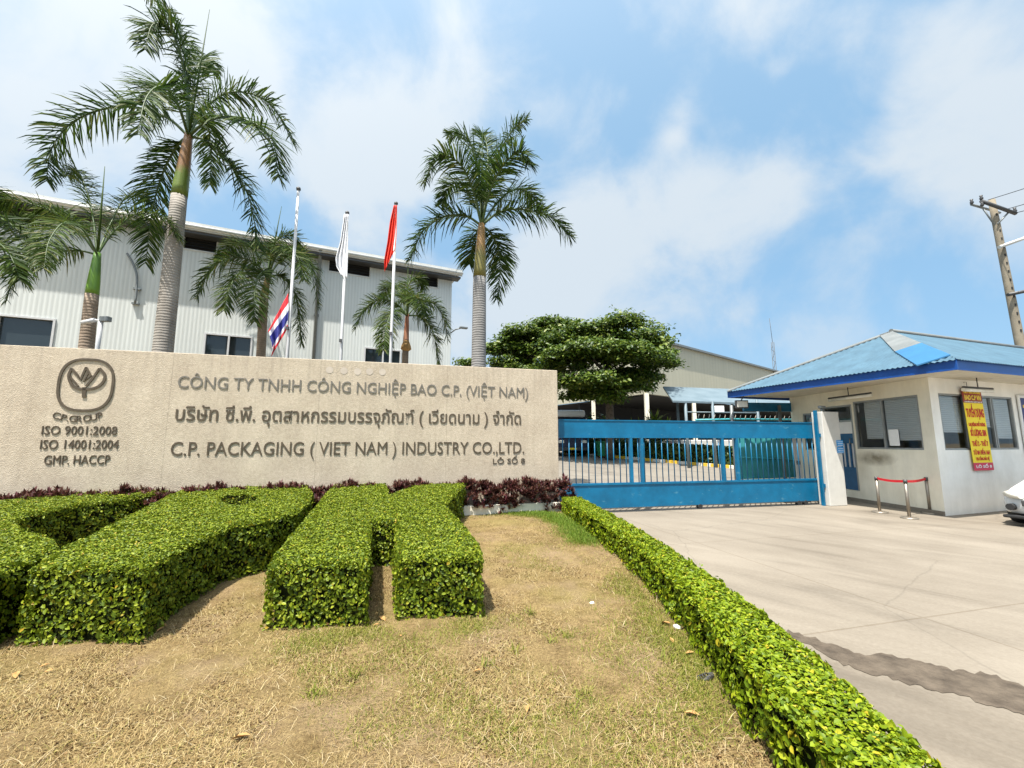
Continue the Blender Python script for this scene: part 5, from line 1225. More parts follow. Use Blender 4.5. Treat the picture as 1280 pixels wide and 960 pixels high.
tr = thing('gate_track', 'dark steel ground rail under the sliding gate', 'rail', tuple(GP), GANG); mb = MB(); mb.bbox(gl, .1, -.05, .05, .0, .012, .003); mb.build('rail', M['darkmetal'], tr)
# pillar
pp = G(1049, 632.5); o = thing('gate_pillar', 'white rendered gate pillar with a small blue plaque', 'pillar', (pp[0], pp[1], 0), GANG)
pw = .295
mb = MB(); mb.bbox(-pw, pw, 0, .34, 0, 2.62, .015); mb.build('shaft', M['white_paint'], o)
mb = MB(); mb.box(-pw - .10, -pw - .04, .10, .18, 0, 2.66); mb.box(-pw - .039, -pw - .004, .08, .2, 1.9, 2.0); mb.box(-pw - .039, -pw - .004, .08, .2, .5, .6); mb.build('guide_post', M['gate_blue'], o)
for z in (1.72, 1.53):
    mb = MB(); mb.box(.12, .34, -.014, -.002, z - .08, z + .09); f = mb.build('plaque', M['plaque'], o)
    mb = MB()
    for k in range(3):
        for j in range(5): mb.box(.145 + j * .037, .172 + j * .037, -.0165, -.0145, z + .04 - k * .05, z + .055 - k * .05)
    mb.build('lettering', M['paper'], f)
mb = MB(); mb.tube([(-.12, .15, 2.60), (-.12, .15, 2.72)], .03, 6); mb.bbox(-.2, .0, .1, .2, 2.72, 2.80, .02); mb.build('sensor_lamp', M['galv'], o)

# ------------------------------------------------------------------ guardhouse
GH = G(1182, 645); RANG = R(19.3); RU = np.array([math.cos(RANG), math.sin(RANG), 0.0]); LU = unit(np.array([-.035, 1.0, 0.0])); LANG = math.atan2(LU[1], LU[0])
gh = thing('guardhouse', 'cream guardhouse with a hipped blue roof beside the gate', 'guardhouse', tuple(GH))
HW = 3.42; LW, RW = 5.15, 6.2; TH_ = .18
ruv = lambda x, y: UV(x, y, GH, RU); luv = lambda x, y: UV(x, y, GH, LU)
SZ0, SZ1 = 1.56, 2.965
# interior angle at the corner
ang = math.acos(float(np.dot(LU, RU))); mit = TH_ / math.tan(ang / 2)
# the right wall: local x along RU, inner face towards +y
rw_h = [(.335, 1.65, SZ0, SZ1), (1.66, 3.62, SZ0, SZ1 + .03)]
rw_h = [(.335, 3.62, SZ0, SZ1 + .02)]
mb = MB(); wall_cells(mb, 0, RW, 0, HW, TH_, rw_h, m0=mit)
ro = mb.build('wall', M['white_wall'], gh); ro.rotation_euler = (0, 0, RANG); ro['label'] = 'white painted wall facing the road'
# the left wall: built in a frame running towards the corner so that its inner face lies to the right
lw_h = [(LW - 2.36, LW - .32, SZ0, SZ1), (LW - 4.55, LW - 3.95, 1.5, 2.75), (LW - 3.60, LW - 2.42, .32, 2.9)]
mb = MB(); wall_cells(mb, 0, LW, 0, HW, TH_, lw_h, m1=-mit)
lo = mb.build('wall', M['cream_wall'], gh); lo.rotation_euler = (0, 0, LANG + math.pi); lo.location = tuple(LU * LW); lo['label'] = 'cream painted wall facing the gate'
# back walls, floor, ceiling
C1, C2 = RU * RW, LU * LW; C3 = C1 + C2
inner = [RU * .45 + LU * .35, C1 + LU * .3 - RU * .2, C3 - RU * .2 - LU * .2, C2 + RU * .3 - LU * .2]
mb = MB(); mb.prism([C1[:2], C3[:2], (C3 - RU * .15)[:2], (C1 - RU * .15)[:2]], 0, HW); mb.prism([(C3 - RU * .151)[:2], (C2 + RU * .19)[:2], (C2 + RU * .19 - LU * .15)[:2], (C3 - RU * .151 - LU * .15)[:2]], 0, HW); w_ = mb.build('wall', M['cream_wall'], gh); w_['label'] = 'rear walls'
mb = MB(); mb.prism([p_[:2] for p_ in inner], .1, .3); mb.build('floor', M['concrete'], gh)
mb = MB(); mb.prism([p_[:2] for p_ in [RU * .05 + LU * .05, C1 + LU * .05 - RU * .05, C3 - RU * .05 - LU * .05, C2 + RU * .05 - LU * .05]], HW + .003, HW + .05); mb.build('ceiling', M['soffit'], gh)
def framed(parent, rot, loc, x0, x1, z0, z1, mull, name='window', t=.05, y=.05):
    mb = MB()
    for a_, b2, c_, d_ in [(x0, x1, z1 - t, z1), (x0, x1, z0, z0 + t), (x0, x0 + t, z0 + t, z1 - t), (x1 - t, x1, z0 + t, z1 - t)]: mb.box(a_ + .002, b2 - .002, y - .04, y + .04, c_ + .002, d_ - .002)
    for m_ in mull: mb.box(m_ - t / 2, m_ + t / 2, y - .038, y + .038, z0 + t, z1 - t)
    f = mb.build(name, M['alu'], parent); f.rotation_euler = (0, 0, rot); f.location = loc
    mb = MB(); mb.quad((x0 + t, y, z0 + t), (x1 - t, y, z0 + t), (x1 - t, y, z1 - t), (x0 + t, y, z1 - t)); mb.build('pane', M['glass_clear'], f, fix=False)
    return f
rl = tuple(GH * 0)
f = framed(gh, RANG, rl, .335, 3.62, SZ0, SZ1 + .02, [1.42, 2.62, 2.70])
mb = MB(); mb.box(.42, 1.36, .075, .095, 2.0, SZ1 - .05); mb.box(1.5, 2.58, .075, .095, 2.15, SZ1 - .05); mb.box(2.78, 3.55, .075, .095, 1.85, SZ1 - .05); mb.build('blind', M['blind'], f)
lloc = tuple(LU * LW)
f = framed(gh, LANG + math.pi, lloc, LW - 2.36, LW - .32, SZ0, SZ1, [LW - 1.42])
mb = MB(); mb.box(LW - 2.05, LW - 1.47, .075, .095, 1.85, SZ1 - .05); mb.box(LW - 1.37, LW - .38, .075, .095, 1.80, SZ1 - .05); mb.build('blind', M['blind'], f)
mb = MB(); mb.box(LW - 1.30, LW - 1.0, .03, .036, 1.66, 2.10)
mb.build('paper_notice', M['paper'], f)
f = framed(gh, LANG + math.pi, lloc, LW - 4.55, LW - 3.95, 1.5, 2.75, [])
mb = MB(); mb.box(LW - 4.4, LW - 4.1, .12, .15, 1.7, 2.6); mb.build('blind', M['blind'], f)
# door
x0, x1 = LW - 3.60, LW - 2.42
mb = MB()
for a_, b2, c_, d_ in [(x0, x0 + .06, .32, 2.9), (x1 - .06, x1, .32, 2.9), (x0 + .06, x1 - .06, 2.84, 2.9), (x0 + .06, x1 - .06, 2.38, 2.44)]: mb.box(a_ + .002, b2 - .002, .0, .1, c_ + .002, d_ - .002)
f = mb.build('door_frame', M['alu'], gh); f.rotation_euler = (0, 0, LANG + math.pi); f.location = lloc
mb = MB(); mb.quad((x0 + .06, .05, 2.44), (x1 - .06, .05, 2.44), (x1 - .06, .05, 2.84), (x0 + .06, .05, 2.84)); mb.build('transom', M['glass_clear'], f)
mb = MB(); dx0, dx1 = x0 + .06, x1 - .06
mb.box(dx0, dx1, .03, .07, .33, 1.0); mb.box(dx0, dx1, .03, .07, 1.72, 2.02)
n_ = 6
for k in range(n_ + 1): xx = dx0 + k * (dx1 - dx0 - .05) / n_; mb.box(xx, xx + .05, .03, .07, 1.0, 1.72)
d_ = mb.build('door', M['dark_blue'], gh); d_.rotation_euler = (0, 0, LANG + math.pi); d_.location = lloc
mb = MB(); mb.box(dx0, dx1, .03, .07, 2.02, 2.38); mb.build('upper_panel', M['paper'], d_)
mb = MB(); mb.box(dx0, dx1, .08, .085, 1.0, 1.72); mb.build('backing', M['paper'], d_)
mb = MB(); mb.tube([(dx1 - .10, .02, 1.72), (dx1 - .10, -.03, 1.72), (dx1 - .10, -.03, 1.86), (dx1 - .10, .02, 1.86)], .012, 6); mb.build('handle', M['steel'], d_)
# step / plinth
mb = MB(); mb.box(-.0, LW, -.05, -.003, .0, .10); o = mb.build('plinth', M['concrete'], gh); o.rotation_euler = (0, 0, LANG + math.pi); o.location = lloc
# dirt stain below the hatch (a mark on the wall)
mb = MB(); n_ = 40
x0, z0 = luv(1100, 573); cx_, cz_ = LW - x0 - .15, 1.31
vs = [(cx_, -.003, cz_)] + [(cx_ + (.75 + .07 * math.sin(5 * q)) * math.cos(q), -.003, cz_ + (.24 + .03 * math.sin(3 * q + 1)) * math.sin(q)) for q in np.linspace(0, 2 * math.pi, n_, endpoint=False)]
mb.add(vs, [(0, 1 + k, 1 + (k + 1) % n_) for k in range(n_)])
# soft-edged stain material
ms_, nt, b, out = newmat('soot_stain'); t = N(nt, 'ShaderNodeTexCoord'); nzz = N(nt, 'ShaderNodeTexNoise', i_Scale=5.0, i_Detail=6.0); L(nt, t.outputs['Object'], nzz.inputs['Vector'])
mpp = N(nt, 'ShaderNodeMapping'); mpp.inputs['Location'].default_value = (-1, -1, -1); mpp.inputs['Scale'].default_value = (2, 2, 2); L(nt, t.outputs['Generated'], mpp.inputs[0])
sp = N(nt, 'ShaderNodeSeparateXYZ'); L(nt, mpp.outputs[0], sp.inputs[0])
cb = N(nt, 'ShaderNodeCombineXYZ'); L(nt, sp.outputs[0], cb.inputs[0]); L(nt, sp.outputs[2], cb.inputs[2])
ln_ = N(nt, 'ShaderNodeVectorMath', operation='LENGTH'); L(nt, cb.outputs[0], ln_.inputs[0])
r_ = N(nt, 'ShaderNodeMapRange', i_1=.1, i_2=.95, i_3=1.0, i_4=0.0); L(nt, ln_.outputs['Value'], r_.inputs[0])
mu = N(nt, 'ShaderNodeMath', operation='MULTIPLY'); L(nt, r_.outputs[0], mu.inputs[0]); L(nt, nzz.outputs['Fac'], mu.inputs[1])
mu2 = N(nt, 'ShaderNodeMath', operation='MULTIPLY', use_clamp=True, i_1=1.05); L(nt, mu.outputs[0], mu2.inputs[0])
b.inputs['Base Color'].default_value = (.20, .165, .10, 1); b.inputs['Roughness'].default_value = .9; L(nt, mu2.outputs[0], b.inputs['Alpha'])
o = mb.build('soot_stain', ms_, gh, fix=False); o.rotation_euler = (0, 0, LANG + math.pi); o.location = lloc
# roof
ZB, ZT = 3.31, 3.54
E0 = G(1197, 462, ZB) - GH; EL = G(909.6, 497.5, ZB) - GH
eR = unit(RU); ER = E0 + eR * (RW + 6.2)
EB = EL + eR * (RW + 6.0)
up_ = np.array([0, 0, 1.0])
def fasc(mb, a_, b2, z0, z1, t=.03):
    d = unit((b2 - a_) * np.array([1, 1, 0])); n_ = np.array([-d[1], d[0], 0])
    mb.prism([(a_)[:2], (b2)[:2], (b2 + n_ * t)[:2], (a_ + n_ * t)[:2]], z0, z1)
mb = MB(); fasc(mb, E0, EL, ZB, ZT, -.03); fasc(mb, E0 + eR * .032, ER, ZB - .0, ZT, .03); fasc(mb, EL, EB, ZB, ZT, -.03); fasc(mb, ER, EB, ZB, ZT, .03)
mb.build('fascia', M['fascia_blue'], gh)
ap = AT(1114, 415, 12.9) - GH; APZ = ap[2]
rd = ap + eR * 9.0; rd[2] = APZ
T = lambda p, z: np.array([p[0], p[1], z])
P0, PL, PR_, PB = T(E0, ZT + .012), T(EL, ZT + .012), T(ER, ZT + .012), T(EB, ZT + .012)
def corr(mb, a_, b2, tip_a, tip_b, n_, amp=.022):
    """corrugated slope: eave a->b, top edge tip_a->tip_b, ribs running up the slope"""
    nrm = np.cross(b2 - a_, tip_a - a_); nrm = unit(nrm); nrm = nrm if nrm[2] > 0 else -nrm
    e = unit(b2 - a_); slope = unit(np.cross(nrm, e)); slope = slope if slope[2] > 0 else -slope
    ln = np.linalg.norm(b2 - a_); H_ = float(np.dot(tip_a - a_, slope)); ta, tb = float(np.dot(tip_a - a_, e)), float(np.dot(tip_b - a_, e))
    V = []; F = []; m_ = n_ * 4 + 1
    for i in range(m_):
        x = ln * i / (m_ - 1)
        if x < ta: h_ = H_ * x / ta
        elif x > tb: h_ = H_ * (ln - x) / max(ln - tb, 1e-6)
        else: h_ = H_
        off_ = nrm * amp * math.sin(i * math.pi / 2)
        V += [a_ + e * x + off_ - slope * .06, a_ + e * x + slope * max(h_, 0) + off_]
    mb.add(V, [(2 * i, 2 * i + 2, 2 * i + 3, 2 * i + 1) for i in range(m_ - 1)])
mb = MB(); corr(mb, PL, P0, ap, ap, 58, .013); o = mb.build('roof_sheet', M['roof_blue'], gh, fix=False)
mb = MB(); corr(mb, P0, PR_, ap, rd, 120, .013); mb.build('roof_sheet', M['roof_blue'], gh, fix=False)
mb = MB(); mb.add([PL, ap, rd, PB], [(0, 1, 2, 3)]); mb.add([PR_, PB, rd], [(0, 1, 2)]); mb.build('roof_sheet', M['roof_blue'], gh, fix=False)
# wide hip flashing: grey above, bright blue below, thrown over the road-side slope
def flash(name, a_, b2, wa, wb, m_, side):
    nn = np.array([0, 0, .045]); mb = MB(); mb.add([a_ + nn, b2 + nn, b2 + side * wb + nn, a_ + side * wa + nn, a_ + nn * .3, b2 + nn * .3, b2 + side * wb + nn * .3, a_ + side * wa + nn * .3], [(0, 1, 2, 3), (4, 7, 6, 5), (0, 4, 5, 1), (1, 5, 6, 2), (2, 6, 7, 3), (3, 7, 4, 0)]); return mb.build(name, m_, gh)
hip = P0 - ap
sideR = unit(np.cross(hip, np.cross(P0 - ap, PR_ - P0))); sideR = sideR if np.dot(sideR, eR) > 0 else -sideR
mid_ = ap + hip * .5
sideH = unit(np.cross(hip, np.cross(hip, PL - P0))); sideH = sideH if np.dot(sideH, PL - P0) > 0 else -sideH
flash('hip_flashing', ap, ap + hip * .55, .30, .55, M['flash_grey'], sideH)
flash('hip_flashing', ap + hip * .552, P0 - hip * .06, .55, .60, M['flash_blue'], sideH)
sideL = unit(np.cross(PL - ap, np.cross(P0 - ap, PL - ap))); sideL = sideL if np.dot(sideL, P0 - PL) > 0 else -sideL
flash('hip_flashing', ap, PL, .16, .16, M['flash_grey'], sideL)
mb = MB(); mb.tube([ap + up_ * .03, rd + up_ * .03], .07, 8); mb.build('ridge_cap', M['flash_grey'], gh)
# soffit boards under the overhang
def sof(a_, b2, c_, d_):
    mb = MB(); mb.add([T(a_, ZB + .06), T(b2, ZB + .06), T(c_, ZB + .06), T(d_, ZB + .06), T(a_, ZB + .09), T(b2, ZB + .09), T(c_, ZB + .09), T(d_, ZB + .09)], [(0, 1, 2, 3), (4, 7, 6, 5), (0, 4, 5, 1), (1, 5, 6, 2), (2, 6, 7, 3), (3, 7, 4, 0)]); return mb.build('soffit', M['soffit'], gh)
Oc = np.zeros(3); ins_ = .01
sof(E0 + RU * .05 + LU * .05, Oc - (RU + LU) * ins_, C2 - RU * ins_, EL + RU * .05)
sof(E0 + RU * .06 + LU * .05, ER + LU * .05, C1 - LU * ins_, Oc - LU * ins_)
# tube lamps hung under the eaves, small camera
def tubelamp(p0, p1, zr, name='tube_lamp'):
    mb = MB(); d = unit(p1 - p0); mb.tube([p0, p1], .045, 8); o = mb.build(name, M['tube'], gh)
    mid_ = (p0 + p1) / 2; m2_ = MB(); m2_.tube([mid_ + up_ * .04, T(mid_, zr)], .012, 6); m2_.tube([p0 + up_ * .06, p1 + up_ * .06], .03, 6); m2_.build('lamp_rod', M['darkmetal'], o)
lx = -.18
q0, q1 = [ON(x, y, GH + np.array([-.35, 0, 0]), LU) - GH for x, y in [(1036, 500.5), (1089, 494)]]; tubelamp(q0, q1, ZB + .06)
nR = np.array([RU[1], -RU[0], 0.0])
q0, q1 = [ON(x, y, GH + nR * .35, RU) - GH for x, y in [(1204, 487), (1241, 489)]]; tubelamp(q0, q1, ZB + .06)
q = ON(1239, 470, GH + nR * .4, RU) - GH; mb = MB(); mb.tube([T(q, ZB + .06), T(q, q[2] + .03)], .02, 6); mb.ball(tuple(T(q, q[2])), .07, 8); mb.build('dome_camera', M['galv'], gh)
# flood light on the eave's left end
q = AT(927, 505, 15.0) - GH; mb = MB(); mb.bbox(q[0] - .22, q[0] + .22, q[1] - .05, q[1] + .05, q[2] - .15, q[2] + .13, .02); fl = mb.build('flood_light', M['darkmetal'], gh); mb = MB(); mb.box(q[0] - .18, q[0] + .18, q[1] - .056, q[1] - .0505, q[2] - .11, q[2] + .09); mb.build('lamp_face', M['tube'], fl); mb = MB(); mb.tube([(q[0], q[1] + .02, q[2] + .12), (q[0] + .1, q[1] + .02, ZB + .04)], .02, 6); mb.build('bracket', M['darkmetal'], fl)
# blue porch beam left of the house
q0, q1 = AT(930, 510, 15.6) - GH, AT(992, 511, 15.8) - GH
mb = MB(); mb.prism([(q0[0], q0[1]), (q1[0] + .0, q1[1]), (q1[0], q1[1] + .1), (q0[0], q0[1] + .1)], q0[2] - .12, q0[2] + .2); mb.build('porch_beam', M['gate_blue'], gh)
for x in (915, 975):
    q = AT(x, 520, 15.6) - GH; mb = MB(); mb.tube([(q[0], q[1], .05), (q[0], q[1], q0[2] + .1)], .055, 8); mb.build('porch_post', M['galv'], gh)
# ---- banners
bn = thing('recruitment_banner', 'tall narrow yellow banner with red Vietnamese text on the guardhouse wall', 'banner', tuple(GH), RANG)
bl, bt_ = ruv(1198, 487); br, _ = ruv(1221, 489); bb = ruv(1222, 588)[1]
x0b, x1b, z0b, z1b = 1.02, 1.70, 1.10, 3.02
x0b = ruv(1207, 540)[0] - .0; x1b = ruv(1231, 540)[0]
zt_, zb_ = ruv(1212, 488)[1], ruv(1222, 588)[1]; hb_ = zt_ - zb_
def sheet(a0, a1, z0, z1, y, name, m_, par):
    mb = MB(); mb.box(a0, a1, y - .006, y, z0, z1); return mb.build(name, m_, par)
def shearb(o):  # the banner hangs a little askew
    for v in o.data.vertices: v.co.x += (zt_ - v.co.z) * .045 - .05
    return o
BY = -.05
shearb(sheet(x0b, x1b, zb_ + hb_ * .095, zt_ - hb_ * .165, BY, 'yellow_field', M['yellow'], bn))
shearb(sheet(x0b, x1b, zt_ - hb_ * .164, zt_, BY, 'head_band', M['maroon'], bn))
shearb(sheet(x0b, x1b, zb_, zb_ + hb_ * .094, BY, 'foot_band', M['pinkred'], bn))
bw = x1b - x0b; bc = (x0b + x1b) / 2
def brow(s_, f0, f1, m_, wf=.86, bold=.006):
    o = text(s_, (f1 - f0) * hb_ * 1.38, bn, m_, 'lettering', .004, bold * .6, width=bw * wf, loc=(bc, BY - .006, zt_ - f1 * hb_), align='CENTER', standoff=.002); shearb(o)
brow('CÔNG TY TNHH CÔNG NGHIỆP', .02, .045, M['letter_yellow'], .9, .002); brow('BAO C.P VN', .065, .125, M['letter_yellow'], .84, .01); brow('CHUYÊN SẢN XUẤT BAO BÌ', .143, .158, M['paper'], .9, .002)
brow('TUYỂN DỤNG', .235, .34, M['red'], .9, .016); brow('LAO ĐỘNG PHỔ THÔNG', .415, .455, M['red'], .84, .006); brow('SỐ LƯỢNG: 50N', .50, .575, M['red'], .8, .012); brow('THỨ 2 - THỨ 7', .64, .70, M['red'], .82, .010)
brow('TỪ 8H ĐẾN 16H', .755, .805, M['red'], .84, .008); brow('TẠI CỔNG BẢO VỆ', .84, .875, M['red'], .7, .004); brow('LÔ SỐ 8', .935, .968, M['paper'], .8, .004)
mb = MB(); mb.tube([(x0b - .08, BY - .01, zt_ + .01), (x1b - .02, BY - .01, zt_ + .01)], .015, 6); mb.tube([(x0b + .2, BY - .01, zt_ + .01), (x0b + .2, BY - .01, zt_ + .2), (x0b + .2, -.002, zt_ + .2)], .006, 4); mb.build('hanging_rod', M['darkmetal'], bn)
bd = thing('notice_board', 'white framed navy notice board on the guardhouse at the right edge', 'notice board', tuple(GH), RANG)
a0, zt2 = ruv(1268, 494); zb2 = ruv(1272, 571)[1]; a0 += .02
mb = MB(); mb.bbox(a0, a0 + 1.5, -.06, -.02, zb2, zt2, .01); mb.build('frame', M['paper'], bd)
mb = MB(); mb.box(a0 + .08, a0 + 1.42, -.068, -.061, zb2 + .08, zt2 - .08); mb.build('panel', M['navy'], bd)
hB = zt2 - zb2
mb = MB()
for f0, m_ in [(.16, 0), (.34, 1), (.46, 1), (.62, 0), (.74, 1), (.84, 1)]:
    mb.use(m_)
    for k in range(9): mb.box(a0 + .14 + k * .13, a0 + .24 + k * .13, -.0705, -.0685, zt2 - (f0 + .05) * hB, zt2 - f0 * hB)
mb.build('lettering', [M['letter_yellow'], M['paper']], bd)

# ------------------------------------------------------------------ stanchions with red belt
def stanchion(label, x, y, ends):
    p_ = G(x, y); o = thing('queue_post', label, 'barrier post', (p_[0], p_[1], 0), 0, 'belt barrier posts')
    mb = MB(); mb.tube([(0, 0, .0), (0, 0, .012), (0, 0, .03), (0, 0, .045)], [.17, .17, .15, .03], 24); mb.build('base', M['steel'], o)
    mb = MB(); mb.tube([(0, 0, .04), (0, 0, .84)], .033, 16); mb.build('tube', M['steel'], o)
    mb = MB(); mb.tube([(0, 0, .80), (0, 0, .885)], .04, 14); mb.build('head', M['darkmetal'], o)
    for q_ in ends:
        v = G(*q_) - p_; n_ = 8; t = unit(v * np.array([1, 1, 0])); mb = MB(); pts_ = [v * (i / n_) + np.array([0, 0, .845 - .025 * math.sin(math.pi * i / n_)]) for i in range(n_ + 1)]
        pts_[0] = pts_[0] + t * .042; pts_[-1] = pts_[-1] - t * .042
        s_ = np.array([-t[1], t[0], 0]) * .003
        V = []
        for q in pts_: V += [q - s_ - up_ * .028, q - s_ + up_ * .028, q + s_ + up_ * .028, q + s_ - up_ * .028]
        F = [(4 * i + k, 4 * i + (k + 1) % 4, 4 * i + 4 + (k + 1) % 4, 4 * i + 4 + k) for i in range(n_) for k in range(4)]
        mb.add(V, F); mb.build('belt', M['red_belt'], o)
stanchion('steel barrier post nearest the gate pillar with a red belt', 1100, 640.5, [(1137, 648)])
stanchion('steel barrier post standing foremost, where the two red belts meet', 1137, 648, [(1163, 642)])
stanchion('steel barrier post close to the guardhouse corner', 1163, 642, [])

# ------------------------------------------------------------------ white car nose at the right edge
cang = math.atan2(-RU[1], -RU[0])
cp = ON(1240, 625, GH + nR * 1.0, RU)                        # far front corner
far = np.array([cp[0], cp[1], 0.0]); fwd = -RU; lat = nR     # lat points towards the road (near side)
cc = far + lat * .85
ca = thing('parked_car', 'white saloon car nosing in at the right edge beside the guardhouse', 'car', tuple(cc), cang)
# local x forward (nose at 0), y to the car's left (towards the road is +/-), z up
prof = [(0.0, .26), (.02, .50), (-.03, .62), (-.25, .76), (-1.15, .93), (-1.9, 1.40), (-3.2, 1.42), (-3.9, 1.05), (-4.4, .98), (-4.45, .40), (-4.3, .24), (-.15, .22)]
def carbody():
    bm = bmesh.new(); st = [(-.85, .90), (-.72, .985), (-.35, 1.0), (0, 1.0), (.35, 1.0), (.72, .985), (.85, .90)]; rings = []
    for y, k in st:
        r_ = []
        for x, z in prof:
            xx = x - (.28 * (abs(y) / .85) ** 3 if x > -.5 else 0) + (.1 * (abs(y) / .85) ** 3 if x < -4 else 0)
            zz = z if z < .95 else .95 + (z - .95) * (1 - .10 * (abs(y) / .85) ** 2); yy = y * (1 if z < .95 else 1 - .28 * (z - .95) / .47)
            zz2 = .5 + (zz - .5) * (k if abs(y) > .8 else 1)
            r_.append(bm.verts.new((xx, yy, zz2)))
        rings.append(r_)
    n_ = len(prof)
    for a_, b2 in zip(rings[:-1], rings[1:]):
        for i in range(n_): bm.faces.new((a_[i], a_[(i + 1) % n_], b2[(i + 1) % n_], b2[i]))
    bm.faces.new(rings[0]); bm.faces.new(rings[-1][::-1]); bmesh.ops.recalc_face_normals(bm, faces=bm.faces)
    me = bpy.data.meshes.new('body'); bm.to_mesh(me); bm.free(); me.materials.append(M['car_white'])
    for p_ in me.polygons: p_.use_smooth = True
    o = link('body', me, ca); s_ = o.modifiers.new('sub', 'SUBSURF'); s_.levels = s_.render_levels = 2
carbody()
for y in (-.56, .56):
    s_ = 1 if y > 0 else -1
    mb = MB(); mb.tube([(-.12 - .14, y + s_ * .17, .655), (-.10, y, .66), (-.02, y - s_ * .16, .64)], [.05, .085, .06], 10); mb.build('headlight', M['tube'], ca)
    mb = MB(); mb.tube([(-.16, y + s_ * .02, .40), (.015, y + s_ * .02, .40)], .07, 12); mb.build('fog_lamp', M['black'], ca)
mb = MB(); mb.bbox(-.10, .035, -.4, .4, .44, .56, .02); mb.build('grille', M['darkmetal'], ca)
mb = MB(); mb.bbox(.02, .05, -.24, .24, .33, .43, .006); mb.build('number_plate', M['paper'], ca)
mb = MB(); mb.bbox(-.25, .0, -.72, .72, .17, .235, .02); mb.build('lower_lip', M['black'], ca)
mb = MB(); mb.add([(-1.22, -.66, .97), (-1.22, .66, .97), (-1.86, .56, 1.38), (-1.86, -.56, 1.38)], [(0, 1, 2, 3)]); mb.v = [(x + .05, y, z + .03) for x, y, z in mb.v]; mb.build('windscreen', M['glass_dark'], ca)
for x in (-.85, -3.45):
    for y in (-.87, .67): w_ = MB(); w_.tube([(x, y, .31), (x, y + .2, .31)], .31, 20); t_ = w_.build('wheel', M['black'], ca); r2_ = MB(); r2_.tube([(x, y - .006, .31), (x, y + .206, .31)], .19, 16); r2_.build('rim', M['galv'], t_)

# ------------------------------------------------------------------ utility pole and wires
UY = 17.5
ub = AT(1283, 470, UY); ut = AT(1239.5, 250, UY); d = (ut - ub) / (ut[2] - ub[2]); ub0 = ub - d * ub[2]
po = thing('utility_pole', 'concrete utility pole with crossarms behind the guardhouse', 'utility pole', tuple(ub0)); PZ = lambda x, y, dy=0: AT(x, y, UY + dy) - ub0
mb = MB(); v = ut - ub0
nrm_ = 14; mb.tube([tuple(v * i / nrm_) for i in range(nrm_ + 1)], [.19 - .075 * i / nrm_ for i in range(nrm_ + 1)], 10); mb.build('pole', M['concrete_pole'], po)
mb = MB()
for k in range(15): q = v * (.52 + k * .03) + np.array([-.03, -.175 + .10 * (.52 + k * .03) - .02 - .0, 0]); mb.box(q[0] - .025, q[0] + .025, q[1] - .02, q[1] + .05, q[2] - .05, q[2] + .05)
mb.build('step_hole', M['dark'], po)
def arm(a_, b2, da, db, r_, m_, name='crossarm'):
    mb = MB(); mb.tube([PZ(*a_, da), PZ(*b2, db)], r_, 6); return mb.build(name, m_, po)
arm((1226, 251), (1270, 267), -.25, -.25, .075, M['darkmetal']); arm((1214, 255.5), (1250, 266), -.2, .6, .05, M['galv']); arm((1229, 261), (1243, 281), -.2, -.15, .035, M['galv'], 'brace'); arm((1262, 264), (1247, 280), -.2, -.15, .035, M['galv'], 'brace')
arm((1249, 309), (1310, 287), -.22, -.22, .075, M['trim_white']); arm((1260, 368.5), (1310, 358), -.24, -.24, .075, M['darkmetal'])
for x, y in [(1227, 250), (1269, 265.5), (1215, 255), (1228, 258)]:
    q = PZ(x, y, -.25); mb = MB(); mb.tube([q, q + up_ * .07, q + up_ * .14, q + up_ * .2], [.04, .07, .04, .06], 8); mb.build('insulator', M['darkmetal'], po)
for i, (lab, a_, b2) in enumerate([('top black wire running right from the utility pole', (1235, 250), (1330, 215)), ('middle black wire running right from the utility pole', (1260, 261), (1330, 236)), ('lower black wire running right from the utility pole', (1270, 266), (1330, 246)), ]):
    A, B2 = AT(*a_, UY - .25), AT(*b2, UY - 3); B2 = A + (B2 - A) * 4
    pts_ = [A + (B2 - A) * t - up_ * .5 * 4 * t * (1 - t) * .35 for t in np.linspace(0, 1, 16)]
    mb = MB(); mb.tube(pts_, .014, 5); o = mb.build('power_line', M['black']); tag(o, lab, 'wire', 'power lines')

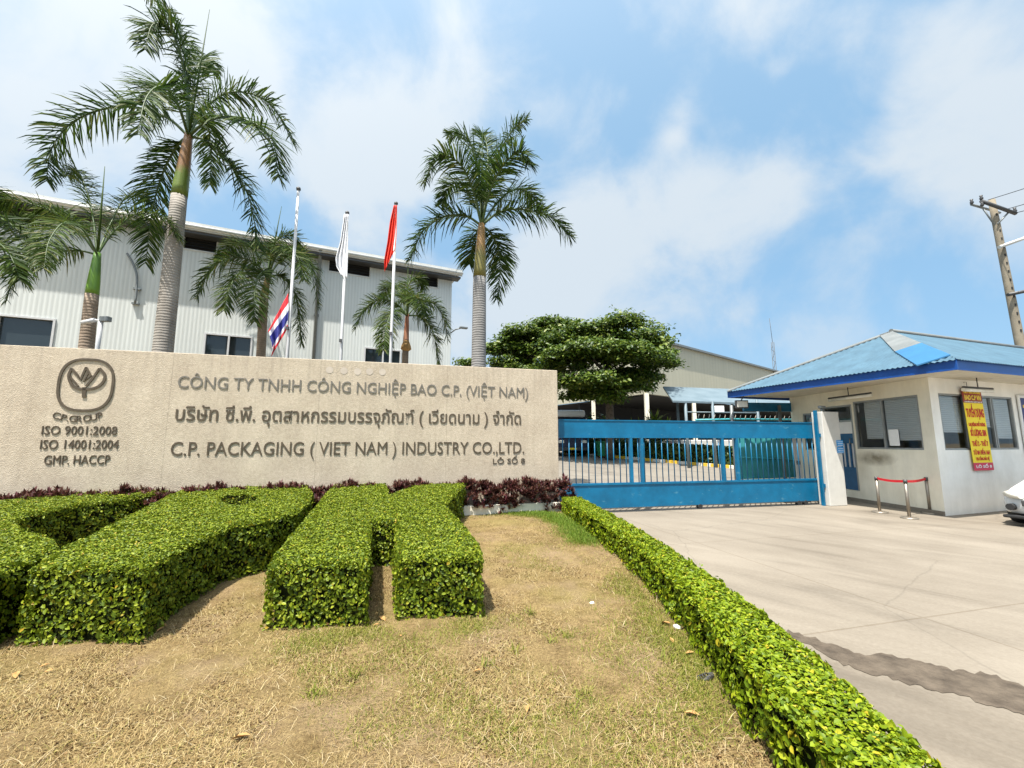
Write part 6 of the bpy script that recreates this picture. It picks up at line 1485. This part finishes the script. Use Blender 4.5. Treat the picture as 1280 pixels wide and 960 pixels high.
# ------------------------------------------------------------------ litter and fallen leaves
def crumple(name, label, x, y, s, m_, cat, sq=.6):
    p_ = on_surface(x, y, lawn_z); bm = bmesh.new(); bmesh.ops.create_icosphere(bm, subdivisions=2, radius=s)
    for v_ in bm.verts: k = 1 + random.uniform(-.35, .3); v_.co = Vector((v_.co.x * k, v_.co.y * k, v_.co.z * k * sq))
    me = bpy.data.meshes.new(name); bm.to_mesh(me); bm.free(); me.materials.append(m_); o = link(name, me); o.location = (p_[0], p_[1], p_[2] + s * sq * .75 + .015); tag(o, label, cat)
crumple('paper_scrap', 'crumpled white paper scrap lying alone on the dry lawn', 740, 757, .028, M['paper'], 'litter')
crumple('plastic_scrap', 'greyish crumpled plastic scrap at the foot of the lime hedge', 847, 788, .034, M['trim_white'], 'litter')
p_ = on_surface(881, 853, lawn_z); o = thing('coiled_net', 'small dark green coil of netting against the lime hedge', 'litter', (p_[0], p_[1], p_[2]))
mb = MB()
for k in range(4): mb.tube([(.05 * math.cos(t) * (1 - .12 * k) + .012 * k, .035 * math.sin(t) * (1 - .1 * k), .03 + .008 * k + .005 * math.sin(3 * t)) for t in np.linspace(0, 6.28, 18)], .004, 5)
mb.build('coil', M['darkmetal'], o)
lf = None
for x, y in [(478, 778), (405, 786), (548, 773), (204, 786), (200, 792), (862, 822), (865, 900), (55, 838), (20, 850), (340, 740), (660, 893), (596, 845), (300, 930), (840, 806), (832, 784), (470, 786), (500, 800), (60, 845)]:
    p_ = on_surface(x, y, lawn_z)
    mb = MB(); s_ = .045; mb.add([(-s_, 0, 0), (-s_ * .3, s_ * .42, .012), (s_ * .4, s_ * .36, .014), (s_ * 1.1, 0, .004), (s_ * .4, -s_ * .36, .012), (-s_ * .3, -s_ * .42, .016), (0, 0, .002)], [(0, 1, 6), (1, 2, 6), (2, 3, 6), (3, 4, 6), (4, 5, 6), (5, 0, 6)])
    if lf is None: o = lf = mb.build('fallen_leaf', M['dryleaf'], fix=False)
    else: o = lf.copy(); COL.objects.link(o)
    o.location = (p_[0], p_[1], p_[2] + .035); o.rotation_euler = (random.uniform(-.3, .3), random.uniform(-.3, .3), random.uniform(0, 6.28)); k = random.uniform(.6, 1.2); o.scale = (k, k, k)
    tag(o, 'dry brown leaf fallen on the lawn', 'leaf', 'fallen leaves on the lawn')
